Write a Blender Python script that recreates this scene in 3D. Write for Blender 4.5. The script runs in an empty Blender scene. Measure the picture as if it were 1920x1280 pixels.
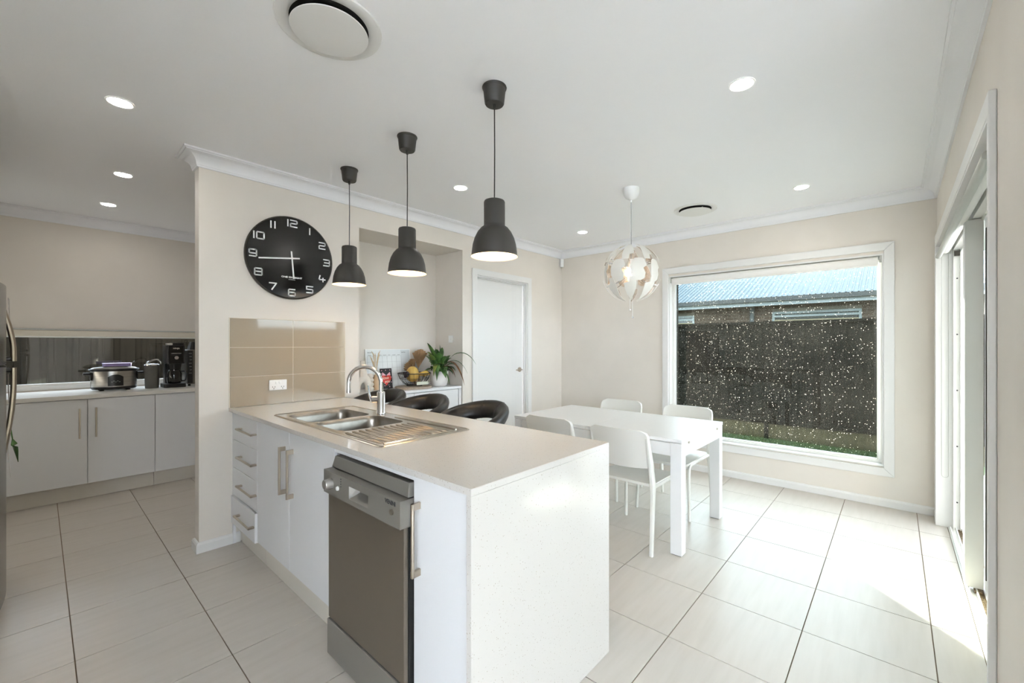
import bpy, bmesh, math, random
from math import sin, cos, pi, radians as R, sqrt
from mathutils import Vector as V, Matrix as M

random.seed(7)
scene = bpy.context.scene
COL = scene.collection

# ------------------------------------------------------------------ camera
YAW = 0.7254
cam = bpy.data.cameras.new('camera')
cam.sensor_width = 36.0
cam.lens = 796.8 / 1920 * 36.0
cam.shift_x = -(972.4 - 960) / 1920
cam.shift_y = (645.85 - 640) / 1920
cam.clip_start = 0.02
camo = bpy.data.objects.new('camera', cam)
COL.objects.link(camo)
camo.location = (0, 0, 1.327)
camo.rotation_euler = (pi / 2, 0, YAW - pi / 2)
scene.camera = camo

# ------------------------------------------------------------------ world, sun, exposure
SUN_AZ = (0.715, 0.70)           # towards the sun, beyond the dining window
SUN_EL = R(13.2)
world = bpy.data.worlds.new('sky')
scene.world = world
world.use_nodes = True
wn = world.node_tree.nodes
wl = world.node_tree.links
wn.clear()
wo = wn.new('ShaderNodeOutputWorld')
bg = wn.new('ShaderNodeBackground')
# even, slightly hazy pale blue sky
bg.inputs[0].default_value = (0.77, 0.865, 1.0, 1)
wl.new(bg.outputs[0], wo.inputs[0])
bg.inputs[1].default_value = 4.5

sun = bpy.data.lights.new('sun', 'SUN')
sun.energy = 17.0
sun.angle = R(0.6)
sun.color = (1.0, 0.95, 0.89)
suno = bpy.data.objects.new('sun', sun)
COL.objects.link(suno)
suno.location = (12, 12, 8)
sd = V((SUN_AZ[0] * cos(SUN_EL), SUN_AZ[1] * cos(SUN_EL), sin(SUN_EL)))
suno.rotation_euler = sd.to_track_quat('Z', 'Y').to_euler()

vs = scene.view_settings
vs.view_transform = 'Standard'
vs.look = 'None'
vs.exposure = 2.72
vs.gamma = 1.0
vs.use_curve_mapping = False

DOWNLIGHT = 20.0

# ------------------------------------------------------------------ materials
def lin(c):
    return tuple(((x / 255) / 12.92 if x / 255 <= 0.04045 else ((x / 255 + 0.055) / 1.055) ** 2.4) for x in c)

def mat(name, rgb, rough=0.5, metal=0.0, coat=0.0, emit=None, spec=None, trans=0.0, sheen=0.0):
    m = bpy.data.materials.new(name)
    m.use_nodes = True
    b = m.node_tree.nodes['Principled BSDF']
    b.inputs['Base Color'].default_value = lin(rgb) + (1,)
    b.inputs['Roughness'].default_value = rough
    b.inputs['Metallic'].default_value = metal
    b.inputs['Coat Weight'].default_value = coat
    if spec is not None:
        b.inputs['Specular IOR Level'].default_value = spec
    b.inputs['Transmission Weight'].default_value = trans
    b.inputs['Sheen Weight'].default_value = sheen
    if emit:
        b.inputs['Emission Color'].default_value = lin(emit[0]) + (1,)
        b.inputs['Emission Strength'].default_value = emit[1]
    return m

def noisy(m, rgb2, scale=8.0, stretch=(1, 1, 1), detail=4, lo=0.4, hi=0.6, bump=0.0, bscale=200.0, obj=False):
    """mix a second colour in by noise, and a fine bump"""
    nt = m.node_tree
    b = nt.nodes['Principled BSDF']
    tc = nt.nodes.new('ShaderNodeTexCoord')
    mp = nt.nodes.new('ShaderNodeMapping')
    mp.inputs['Scale'].default_value = stretch
    nt.links.new(tc.outputs['Object'], mp.inputs[0])
    no = nt.nodes.new('ShaderNodeTexNoise')
    no.inputs['Scale'].default_value = scale
    no.inputs['Detail'].default_value = detail
    nt.links.new(mp.outputs[0], no.inputs['Vector'])
    cr = nt.nodes.new('ShaderNodeValToRGB')
    cr.color_ramp.elements[0].position = lo
    cr.color_ramp.elements[1].position = hi
    cr.color_ramp.elements[0].color = b.inputs['Base Color'].default_value
    cr.color_ramp.elements[1].color = lin(rgb2) + (1,)
    nt.links.new(no.outputs['Fac'], cr.inputs[0])
    nt.links.new(cr.outputs[0], b.inputs['Base Color'])
    if bump:
        n2 = nt.nodes.new('ShaderNodeTexNoise')
        n2.inputs['Scale'].default_value = bscale
        nt.links.new(tc.outputs['Object'], n2.inputs['Vector'])
        bp = nt.nodes.new('ShaderNodeBump')
        bp.inputs['Strength'].default_value = bump
        bp.inputs['Distance'].default_value = 0.002
        nt.links.new(n2.outputs['Fac'], bp.inputs['Height'])
        nt.links.new(bp.outputs[0], b.inputs['Normal'])
    return m

def specks(m, rgb2, scale=140.0, thr=0.16):
    """small dark chips scattered in a stone"""
    nt = m.node_tree
    b = nt.nodes['Principled BSDF']
    tc = nt.nodes.new('ShaderNodeTexCoord')
    vo = nt.nodes.new('ShaderNodeTexVoronoi')
    vo.inputs['Scale'].default_value = scale
    nt.links.new(tc.outputs['Object'], vo.inputs['Vector'])
    sep = nt.nodes.new('ShaderNodeSeparateColor')
    nt.links.new(vo.outputs['Color'], sep.inputs[0])
    pw = nt.nodes.new('ShaderNodeMath'); pw.operation = 'POWER'; pw.inputs[1].default_value = 3.0
    nt.links.new(sep.outputs[0], pw.inputs[0])
    mu = nt.nodes.new('ShaderNodeMath'); mu.operation = 'MULTIPLY'; mu.inputs[1].default_value = thr * 2
    nt.links.new(pw.outputs[0], mu.inputs[0])
    lt = nt.nodes.new('ShaderNodeMath'); lt.operation = 'LESS_THAN'
    nt.links.new(vo.outputs['Distance'], lt.inputs[0])
    nt.links.new(mu.outputs[0], lt.inputs[1])
    mx = nt.nodes.new('ShaderNodeMix'); mx.data_type = 'RGBA'
    mx.inputs['A'].default_value = b.inputs['Base Color'].default_value
    mx.inputs['B'].default_value = lin(rgb2) + (1,)
    nt.links.new(lt.outputs[0], mx.inputs['Factor'])
    nt.links.new(mx.outputs['Result'], b.inputs['Base Color'])
    return m

def glass(name, tint=(255, 255, 255), dirt=0.0, rough=0.0, refl=1.0):
    m = bpy.data.materials.new(name)
    m.use_nodes = True
    nt = m.node_tree
    nt.nodes.clear()
    out = nt.nodes.new('ShaderNodeOutputMaterial')
    tr = nt.nodes.new('ShaderNodeBsdfTransparent')
    tr.inputs[0].default_value = lin(tint) + (1,)
    gl = nt.nodes.new('ShaderNodeBsdfGlossy')
    gl.inputs['Roughness'].default_value = rough
    fr = nt.nodes.new('ShaderNodeFresnel')
    ge = nt.nodes.new('ShaderNodeNewGeometry')
    io = nt.nodes.new('ShaderNodeMapRange')      # same reflectance from either face of the pane
    io.inputs[3].default_value = 1.45; io.inputs[4].default_value = 1 / 1.45
    nt.links.new(ge.outputs['Backfacing'], io.inputs[0])
    nt.links.new(io.outputs[0], fr.inputs[0])
    fm = nt.nodes.new('ShaderNodeMath'); fm.operation = 'MULTIPLY'; fm.inputs[1].default_value = refl
    nt.links.new(fr.outputs[0], fm.inputs[0])
    mx = nt.nodes.new('ShaderNodeMixShader')
    nt.links.new(fm.outputs[0], mx.inputs[0])
    nt.links.new(tr.outputs[0], mx.inputs[1])
    nt.links.new(gl.outputs[0], mx.inputs[2])
    last = mx
    if dirt:
        tc = nt.nodes.new('ShaderNodeTexCoord')
        tl = nt.nodes.new('ShaderNodeBsdfTranslucent')
        tl.inputs[0].default_value = (0.85, 0.80, 0.68, 1)
        fac = None
        for sc, th, pwr in ((60.0, 0.14, 4.0), (26.0, 0.10, 6.0), (120.0, 0.12, 5.0)):
            vo = nt.nodes.new('ShaderNodeTexVoronoi')
            vo.inputs['Scale'].default_value = sc
            nt.links.new(tc.outputs['Object'], vo.inputs['Vector'])
            sep = nt.nodes.new('ShaderNodeSeparateColor')
            nt.links.new(vo.outputs['Color'], sep.inputs[0])
            pw = nt.nodes.new('ShaderNodeMath'); pw.operation = 'POWER'; pw.inputs[1].default_value = pwr
            nt.links.new(sep.outputs[0], pw.inputs[0])
            mu = nt.nodes.new('ShaderNodeMath'); mu.operation = 'MULTIPLY'; mu.inputs[1].default_value = th
            nt.links.new(pw.outputs[0], mu.inputs[0])
            lt = nt.nodes.new('ShaderNodeMath'); lt.operation = 'LESS_THAN'
            nt.links.new(vo.outputs['Distance'], lt.inputs[0])
            nt.links.new(mu.outputs[0], lt.inputs[1])
            if fac is None:
                fac = lt
            else:
                a = nt.nodes.new('ShaderNodeMath'); a.operation = 'MAXIMUM'
                nt.links.new(fac.outputs[0], a.inputs[0])
                nt.links.new(lt.outputs[0], a.inputs[1])
                fac = a
        nz = nt.nodes.new('ShaderNodeTexNoise')
        nz.inputs['Scale'].default_value = 3.0
        nz.inputs['Detail'].default_value = 6
        nt.links.new(tc.outputs['Object'], nz.inputs['Vector'])
        hz = nt.nodes.new('ShaderNodeMapRange')
        hz.inputs[1].default_value = 0.3; hz.inputs[2].default_value = 0.75
        hz.inputs[3].default_value = 0.0; hz.inputs[4].default_value = 0.003
        nt.links.new(nz.outputs['Fac'], hz.inputs[0])
        sm = nt.nodes.new('ShaderNodeMath'); sm.operation = 'MULTIPLY'; sm.inputs[1].default_value = dirt
        nt.links.new(fac.outputs[0], sm.inputs[0])
        ad = nt.nodes.new('ShaderNodeMath'); ad.operation = 'ADD'; ad.use_clamp = True
        nt.links.new(sm.outputs[0], ad.inputs[0])
        nt.links.new(hz.outputs[0], ad.inputs[1])
        m2 = nt.nodes.new('ShaderNodeMixShader')
        nt.links.new(ad.outputs[0], m2.inputs[0])
        nt.links.new(mx.outputs[0], m2.inputs[1])
        nt.links.new(tl.outputs[0], m2.inputs[2])
        last = m2
    nt.links.new(last.outputs[0], out.inputs[0])
    return m

WALL = noisy(mat('beige_paint', (226, 219, 209), 0.55), (223, 216, 206), 3.0, bump=0.05, bscale=350)
CEIL = mat('white_ceiling_paint', (245, 245, 246), 0.7)
TRIM = mat('white_gloss_trim', (229, 228, 225), 0.3)
CORN = mat('white_cornice_paint', (238, 238, 239), 0.55)
GROUT = mat('brown_grout', (134, 118, 98), 0.9)
TILE = noisy(mat('greige_floor_tile', (210, 203, 194), 0.30, spec=0.28), (203, 196, 186), 4.0, (0.6, 6, 1), 5, 0.35, 0.7, bump=0.03, bscale=90)
SPLASH = mat('glossy_taupe_tile', (172, 158, 138), 0.06)
SGROUT = mat('pale_tile_grout', (226, 216, 198), 0.8)
CAB = mat('white_laminate', (228, 228, 228), 0.35)
CABIN = mat('white_carcass', (220, 220, 220), 0.6)
KICK = mat('cream_kickboard', (222, 216, 204), 0.5)
QUARTZ = specks(mat('white_speckled_quartz', (208, 204, 197), 0.12, spec=0.5), (174, 165, 150), 170.0, 0.15)
LAM = mat('pale_laminate_top', (226, 222, 214), 0.3)
NICKEL = mat('brushed_nickel', (186, 176, 160), 0.32, 1.0)
CHROME = mat('chrome', (228, 228, 230), 0.06, 1.0)
STEEL = mat('stainless_steel', (196, 188, 176), 0.2, 1.0)
BASIN = noisy(mat('satin_steel_basin', (158, 152, 144), 0.3, 1.0), (136, 131, 124), 9, (1, 1, 1), 5)
DWST = mat('grey_inox', (132, 123, 111), 0.36, 0.75)
DWPL = mat('grey_silver_plastic', (140, 136, 128), 0.38, 0.35)
TGLASS = glass('grey_tinted_glass', (200, 204, 202), refl=0.6)
DARK = mat('black_gap', (18, 17, 16), 0.7)
BLKPL = mat('black_plastic', (22, 22, 23), 0.3)
BLACKL = noisy(mat('black_leather', (24, 22, 21), 0.34), (32, 29, 27), 60, bump=0.15, bscale=300)
CHAIRW = mat('white_plastic_chair', (228, 226, 218), 0.35)
TABLEW = mat('white_table_lacquer', (228, 227, 224), 0.28)
PEND = mat('charcoal_lamp_enamel', (52, 49, 44), 0.5)
PENDIN = mat('cream_lamp_inside', (250, 236, 212), 0.5)
BULB = mat('warm_bulb', (255, 240, 215), 0.4, emit=((255, 230, 196), 6.5))
CLOCKF = mat('black_clock_glass', (30, 28, 26), 0.18)
CLOCKR = mat('dark_clock_rim', (70, 66, 60), 0.3, 0.6)
WHITE = mat('white_plastic', (240, 240, 238), 0.35)
INK = mat('dark_print', (60, 60, 62), 0.6)
OFFW = mat('offwhite_blind', (236, 234, 229), 0.6)
GREYT = mat('grey_blind_tube', (190, 190, 184), 0.45)
ALU = mat('white_aluminium', (236, 235, 230), 0.35)
GASK = mat('dark_gasket', (60, 56, 48), 0.7)
GLASS = glass('clear_glass', refl=0.8)
DGLASS = glass('dusty_glass', (182, 187, 184), dirt=0.75, refl=0.35)
DLEM = mat('downlight_diffuser', (255, 255, 255), 0.5, emit=((255, 250, 243), DOWNLIGHT))
VENTD = mat('duct_shade', (16, 14, 12), 0.9)

# ------------------------------------------------------------------ mesh builder
class MB:
    def __init__(s):
        s.v = []; s.f = []; s.m = []; s.mi = 0
    def add(s, vs, fs):
        o = len(s.v)
        s.v += [tuple(v) for v in vs]
        s.f += [tuple(i + o for i in f) for f in fs]
        s.m += [s.mi] * len(fs)
        return s
    def box(s, x0, x1, y0, y1, z0, z1):
        vs = [(x, y, z) for x in (x0, x1) for y in (y0, y1) for z in (z0, z1)]
        return s.add(vs, [(0, 1, 3, 2), (4, 6, 7, 5), (0, 4, 5, 1), (2, 3, 7, 6), (0, 2, 6, 4), (1, 5, 7, 3)])
    def hexa(s, a, b):
        """loft between two quads (4 points each)"""
        return s.add(list(a) + list(b), [(3, 2, 1, 0), (4, 5, 6, 7)] + [(i, (i + 1) % 4, 4 + (i + 1) % 4, 4 + i) for i in range(4)])
    def rings(s, rings, cap=True, closed=False):
        n = len(rings[0])
        vs = [p for r in rings for p in r]
        fs = []
        k = len(rings)
        for i in range(k if closed else k - 1):
            j = (i + 1) % k
            for a in range(n):
                b = (a + 1) % n
                fs.append((i * n + a, i * n + b, j * n + b, j * n + a))
        if cap and not closed:
            fs.append(tuple(range(n))[::-1])
            fs.append(tuple((k - 1) * n + a for a in range(n)))
        return s.add(vs, fs)
    def lathe(s, prof, c=(0, 0, 0), n=32, cap=False, sx=1, sy=1, axis='z'):
        rg = []
        for r, z in prof:
            ring = []
            for i in range(n):
                a = 2 * pi * i / n
                p = (r * cos(a) * sx, r * sin(a) * sy, z)
                if axis == 'x': p = (p[2], p[0], p[1])
                if axis == 'y': p = (p[1], p[2], p[0])
                ring.append((c[0] + p[0], c[1] + p[1], c[2] + p[2]))
            rg.append(ring)
        return s.rings(rg, cap)
    def tube(s, pts, r, n=10, cap=True, flat=None):
        """sweep; r scalar or list; flat=(ru,rv) scale of the cross-section"""
        pts = [V(p) for p in pts]
        k = len(pts)
        rs = r if isinstance(r, (list, tuple)) else [r] * k
        rg = []
        up = None
        for i, p in enumerate(pts):
            t = (pts[min(i + 1, k - 1)] - pts[max(i - 1, 0)]).normalized()
            if up is None:
                up = V((0, 0, 1)) if abs(t.z) < 0.9 else V((1, 0, 0))
            u = (up - t * up.dot(t))
            if u.length < 1e-5: u = t.orthogonal()
            u.normalize()
            w = t.cross(u)
            up = u
            fu, fv = flat or (1, 1)
            rg.append([tuple(p + (u * cos(2 * pi * a / n) * fu + w * sin(2 * pi * a / n) * fv) * rs[i]) for a in range(n)])
        return s.rings(rg, cap)
    def cyl(s, a, b, r, n=16, r2=None):
        return s.tube([a, b], [r, r if r2 is None else r2], n)
    def prism(s, poly, axis, d0, d1):
        """extrude a 2-D outline along an axis; poly given in the other two axes, in order"""
        def P(u, w, d):
            return {'x': (d, u, w), 'y': (u, d, w), 'z': (u, w, d)}[axis]
        n = len(poly)
        vs = [P(u, w, d0) for u, w in poly] + [P(u, w, d1) for u, w in poly]
        fs = [tuple(range(n))[::-1], tuple(range(n, 2 * n))] + [(i, (i + 1) % n, n + (i + 1) % n, n + i) for i in range(n)]
        return s.add(vs, fs)
    def ball(s, c, r, n=16, m=10, sz=1.0):
        prof = [(max(r * sin(pi * i / m), 1e-4), -r * cos(pi * i / m) * sz) for i in range(m + 1)]
        return s.lathe(prof, c, n)
    def xf(s, mtx, start=0):
        s.v = s.v[:start] + [tuple(mtx @ V(v)) for v in s.v[start:]]
        return s
    def mesh(s, name, smooth=False):
        me = bpy.data.meshes.new(name)
        me.from_pydata(s.v, [], s.f)
        bm = bmesh.new(); bm.from_mesh(me)
        bmesh.ops.recalc_face_normals(bm, faces=bm.faces)
        bm.to_mesh(me); bm.free()
        if any(s.m):
            for p, i in zip(me.polygons, s.m): p.material_index = i
        if smooth:
            for p in me.polygons: p.use_smooth = True
        me.update()
        return me

def setp(o, label=None, cat=None, group=None, kind=None):
    if label: o['label'] = label
    if cat: o['category'] = cat
    if group: o['group'] = group
    if kind: o['kind'] = kind
    return o

ROOT = {}
def thing(name, label, cat, loc=(0, 0, 0), rz=0.0, group=None, kind=None):
    o = bpy.data.objects.new(name, None)
    o.empty_display_size = 0.1
    COL.objects.link(o)
    o.location = loc
    o.rotation_euler = (0, 0, rz)
    ROOT[o] = (M.Translation(loc) @ M.Rotation(rz, 4, 'Z')).inverted()
    return setp(o, label, cat, group, kind)

def part(name, mb, mt, parent=None, smooth=False, bevel=0.0, world=True, label=None, seg=2, auto=40):
    """mesh object; with world=True the builder's points are world points and are moved into the root's frame"""
    root = parent
    while root is not None and root.parent is not None:
        root = root.parent
    if world and root is not None and root in ROOT:
        mb.xf(ROOT[root])
    me = mb if isinstance(mb, bpy.types.Mesh) else mb.mesh(name, smooth)
    o = bpy.data.objects.new(name, me)
    COL.objects.link(o)
    if parent is not None: o.parent = parent
    for x in (mt if isinstance(mt, (list, tuple)) else [mt]):
        if not isinstance(mb, bpy.types.Mesh) or len(me.materials) == 0 or x.name not in me.materials:
            me.materials.append(x)
    if bevel:
        b = o.modifiers.new('bevel', 'BEVEL')
        b.width = bevel; b.segments = seg; b.limit_method = 'ANGLE'; b.angle_limit = R(40)
        b.harden_normals = False
    if smooth and auto:
        try:
            me.set_sharp_from_angle(angle=R(auto))
        except Exception:
            pass
    if label: o['label'] = label
    return o

def solo(name, mb, mt, label, cat, loc=None, group=None, kind=None, **k):
    """a thing that is one mesh; its origin sits at loc"""
    if loc is not None:
        mb.xf(M.Translation(loc).inverted())
    o = part(name, mb, mt, None, world=False, **k)
    if loc is not None: o.location = loc
    return setp(o, label, cat, group, kind)

def copy_tree(o, parent=None):
    c = o.copy()
    COL.objects.link(c)
    c.parent = parent
    for ch in list(o.children):
        copy_tree(ch, c)
    return c

def text_mesh(txt, size, mtx, depth=0.0005, font_scale_x=1.0, shear=0.0, off=0.0):
    cu = bpy.data.curves.new('lettering', 'FONT')
    cu.body = txt; cu.size = size; cu.align_x = 'CENTER'; cu.align_y = 'CENTER'
    cu.extrude = depth; cu.resolution_u = 3; cu.shear = shear; cu.offset = off
    o = bpy.data.objects.new('lettering', cu)
    COL.objects.link(o)
    dg = bpy.context.evaluated_depsgraph_get()
    me = bpy.data.meshes.new_from_object(o.evaluated_get(dg))
    bpy.data.objects.remove(o)
    bpy.data.curves.remove(cu)
    me.materials.clear()
    me.transform(mtx @ M.Diagonal((font_scale_x, 1, 1, 1)))
    return me

def lettering(name, txt, size, mt, parent, origin, right, up, root, depth=0.0005, sx=1.0, shear=0.0, off=0.0):
    r = V(right).normalized(); u = V(up).normalized(); n = r.cross(u)
    mtx = M(((r.x, u.x, n.x, origin[0]), (r.y, u.y, n.y, origin[1]), (r.z, u.z, n.z, origin[2]), (0, 0, 0, 1)))
    if root in ROOT: mtx = ROOT[root] @ mtx
    me = text_mesh(txt, size, mtx, depth, sx, shear, off)
    return part(name, me, mt, parent, world=False)

def rrect(x0, x1, y0, y1, r, n=6):
    pts = []
    for cx, cy, a0 in ((x1 - r, y1 - r, 0), (x0 + r, y1 - r, 90), (x0 + r, y0 + r, 180), (x1 - r, y0 + r, 270)):
        for i in range(n + 1):
            a = R(a0 + 90 * i / n)
            pts.append((cx + r * cos(a), cy + r * sin(a)))
    return pts

def smooth_path(pts, n=6):
    """Catmull-Rom through pts"""
    P = [V(p) for p in pts]
    P = [2 * P[0] - P[1]] + P + [2 * P[-1] - P[-2]]
    out = []
    for i in range(1, len(P) - 2):
        for k in range(n):
            t = k / n
            a, b, c, d = P[i - 1], P[i], P[i + 1], P[i + 2]
            out.append(0.5 * ((2 * b) + (c - a) * t + (2 * a - 5 * b + 4 * c - d) * t * t + (3 * b - a - 3 * c + d) * t ** 3))
    out.append(P[-2])
    return out

# ------------------------------------------------------------------ room dimensions
YC = 3.32      # clock wall face
XW = 4.60      # dining window wall face
YR = -0.24     # sliding door wall face
YP = 5.85      # pantry back wall face
XL = -0.90     # kitchen left wall
ZC = 2.55      # ceiling
ZB = 0.905     # bench top

# ------------------------------------------------------------------ floor
floor = part('floor', MB().box(-5.1, 1.79, -4.3, 6.0, -0.15, -0.004).box(1.79, 4.85, YR - 0.16, 6.0, -0.15, -0.004), GROUT)
setp(floor, 'floor of large pale greige tiles with thin brown grout lines', 'floor', kind='structure')
TX0, TY0, TS, TG = 1.899, 0.774, 0.45, 0.0045
full = MB().box(TG / 2, TS - TG / 2, TG / 2, TS - TG / 2, -0.012, 0.0).mesh('tile')
full.materials.append(TILE)
def add_tile(x0, x1, y0, y1, cache={}):
    if x1 - x0 < 0.02 or y1 - y0 < 0.02: return
    key = (round(x1 - x0, 3), round(y1 - y0, 3))
    if key not in cache:
        me = MB().box(TG / 2, x1 - x0 - TG / 2, TG / 2, y1 - y0 - TG / 2, -0.012, 0.0).mesh('floor_tile')
        me.materials.append(TILE)
        cache[key] = me
    o = bpy.data.objects.new('floor_tile', cache[key])
    COL.objects.link(o)
    o.location = (x0, y0, 0); o.parent = floor
for i in range(-7, 8):
    for j in range(-3, 12):
        x0, x1 = TX0 + i * TS, TX0 + (i + 1) * TS
        y0, y1 = TY0 + j * TS, TY0 + (j + 1) * TS
        x0 = max(x0, XL); x1 = min(x1, XW)
        y1 = min(y1, 5.25)
        lo = YR - 0.044 if x0 > 1.6 else -0.60
        if x0 < 1.66 < x1 and y0 < YR: x1 = 1.66
        y0 = max(y0, lo)
        if x0 > 1.7 and y0 >= YC: continue
        if x0 > 1.7: y1 = min(y1, YC)
        add_tile(x0, x1, y0, y1)
rest = MB()
for i in range(-17, 1):
    for j in range(-13, 3):
        x0, y0 = TX0 + i * TS, TY0 + j * TS
        if (y0 + TS / 2 > -0.62 and x0 + TS / 2 > XL) or y0 + TS / 2 > 0.3 or x0 > 1.5 or x0 < -5: continue
        rest.box(x0 + TG / 2, x0 + TS - TG / 2, y0 + TG / 2, y0 + TS - TG / 2, -0.012, 0.0)
o = part('tile_field', rest, TILE, floor)
o['kind'] = 'stuff'

# ------------------------------------------------------------------ walls
def struct(name, mb, mt, label, cat, **k):
    o = part(name, mb, mt, None, world=False, **k)
    return setp(o, label, cat, kind='structure')

NX0, NX1, NZ, NY = 1.755, 2.878, 2.295, 3.765    # niche
DX0, DX1, DZ = 3.065, 3.905, 2.07                 # hinged door opening
w = MB()
w.box(0.674, NX0, YC, YC + 0.10, 0, ZC)
w.box(NX0, NX1, YC, NY + 0.1, NZ, ZC)
w.box(NX0 - 0.1, NX0, YC + 0.10, NY + 0.1, 0, ZC)
w.box(NX0, NX1, NY, NY + 0.1, 0, NZ)
w.box(NX1, NX1 + 0.1, YC + 0.10, NY + 0.1, 0, ZC)
w.box(NX1, DX0, YC, YC + 0.10, 0, ZC)
w.box(DX0, DX1, YC, YC + 0.10, DZ, ZC)
w.box(DX1, XW + 0.25, YC, YC + 0.10, 0, ZC)
wall_clock = struct('wall_back', w, WALL, 'beige wall with recessed niche, carrying the black clock', 'wall')

WY0, WY1, WZ0, WZ1 = 0.072, 1.868, 0.325, 2.075   # dining window opening
w = MB()
w.box(XW, XW + 0.12, WY1, YC, 0, ZC)
w.box(XW, XW + 0.12, YR - 0.15, WY0, 0, ZC)
w.box(XW, XW + 0.12, WY0, WY1, WZ1, ZC)
w.box(XW, XW + 0.12, WY0, WY1, 0, WZ0)
wall_win = struct('wall_right', w, WALL, 'beige wall around the big dining window', 'wall')
BRK = mat('dark_brown_brick', (84, 68, 56), 0.85)
w = MB()
w.box(XW + 0.14, XW + 0.25, WY1 - 0.01, YC + 0.1, -0.3, ZC)
w.box(XW + 0.14, XW + 0.25, YR - 0.15, WY0 + 0.01, -0.3, ZC)
w.box(XW + 0.14, XW + 0.25, WY0 + 0.01, WY1 - 0.01, WZ1 + 0.01, ZC)
w.box(XW + 0.14, XW + 0.25, WY0 + 0.01, WY1 - 0.01, -0.3, WZ0 - 0.01)
struct('wall_outer', w, BRK, 'dark brown outer brick skin seen at the window reveal', 'wall')

SX0, SX1, SZ = 2.025, 4.38, 2.06                    # sliding door opening
w = MB()
w.box(1.58, SX0, YR - 0.15, YR, 0, ZC)
w.box(SX1, XW, YR - 0.15, YR, 0, ZC)
w.box(SX0, SX1, YR - 0.15, YR, SZ, ZC)
wall_door = struct('wall_front', w, WALL, 'beige wall around the sliding glass door', 'wall')

PW0, PW1, PZ0, PZ1 = -0.62, 1.50, 0.945, 1.415     # pantry window opening
w = MB()
w.box(XL, PW0, YP, YP + 0.12, 0, ZC)
w.box(PW1, 1.80, YP, YP + 0.12, 0, ZC)
w.box(PW0, PW1, YP, YP + 0.12, PZ1, ZC)
w.box(PW0, PW1, YP, YP + 0.12, 0, PZ0)
wall_pan = struct('wall_pantry', w, WALL, 'beige pantry wall above the long low window', 'wall')
struct('wall_pantry_end', MB().box(1.68, 1.80, NY + 0.1, YP, 0, ZC), WALL, 'beige end wall of the pantry behind the niche', 'wall')
struct('wall_left', MB().box(XL - 0.12, XL, 0.3, YP + 0.12, 0, ZC), WALL, 'beige kitchen wall behind the fridge', 'wall')
w = MB()
w.box(-5.0, XL - 0.12, 0.3, 0.42, 0, ZC)
struct('wall_living_back', w, WALL, 'beige living room wall behind the camera', 'wall')
w = MB()
w.box(-5.12, -5.0, 0.15, 0.42, 0, ZC); w.box(-5.12, -5.0, -4.3, -4.1, 0, ZC)
w.box(-5.12, -5.0, -4.1, 0.15, 2.4, ZC)
struct('wall_living_left', w, WALL, 'beige living room wall around the added glazed doors', 'wall')
w = MB()
w.box(-5.0, -4.8, -4.3, -4.18, 0, ZC); w.box(-1.5, 1.66, -4.3, -4.18, 0, ZC)
w.box(-4.8, -1.5, -4.3, -4.18, 2.4, ZC)
struct('wall_living_front', w, WALL, 'beige living room wall around the added wide window', 'wall')
w = MB()
w.box(1.66, 1.78, YR - 0.55, YR - 0.15, 0, ZC); w.box(1.66, 1.78, -4.3, -3.6, 0, ZC)
w.box(1.66, 1.78, -3.6, YR - 0.55, 2.4, ZC)
struct('wall_living_right', w, WALL, 'beige living room wall facing the patio', 'wall')
ceil = struct('ceiling', MB().box(-5.12, 1.78, -4.3, YP + 0.12, ZC, ZC + 0.12).box(1.78, XW + 0.25, YR - 0.15, YP + 0.12, ZC, ZC + 0.12), CEIL, 'flat white plaster ceiling', 'ceiling')
RUSTR = mat('grey_roof', (90, 92, 94), 0.7)
struct('roof_shade_eave', MB().box(-5.6, XW + 0.95, -4.5, YP + 0.6, ZC + 0.13, ZC + 0.2).box(XW + 0.26, XW + 0.95, YR - 0.15, YP + 0.6, 2.42, 2.62).box(-6.5, -5.13, -5.7, 1.4, 2.42, 2.62).box(-5.13, 1.79, -5.7, -4.31, 2.42, 2.62), RUSTR, 'grey roof over the house with low eaves added to cut the sky', 'roof')  # main roof slab, plus low deep eaves added to cut high sky at the windows

struct('patio_shade_roof', MB().box(1.80, 8.2, -4.8, YR - 0.16, ZC + 0.01, ZC + 0.12), CEIL, 'unseen white roof added over the patio to cut sky light', 'roof')  # unseen roof, added and drawn out long to dim the sliding door side
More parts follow.
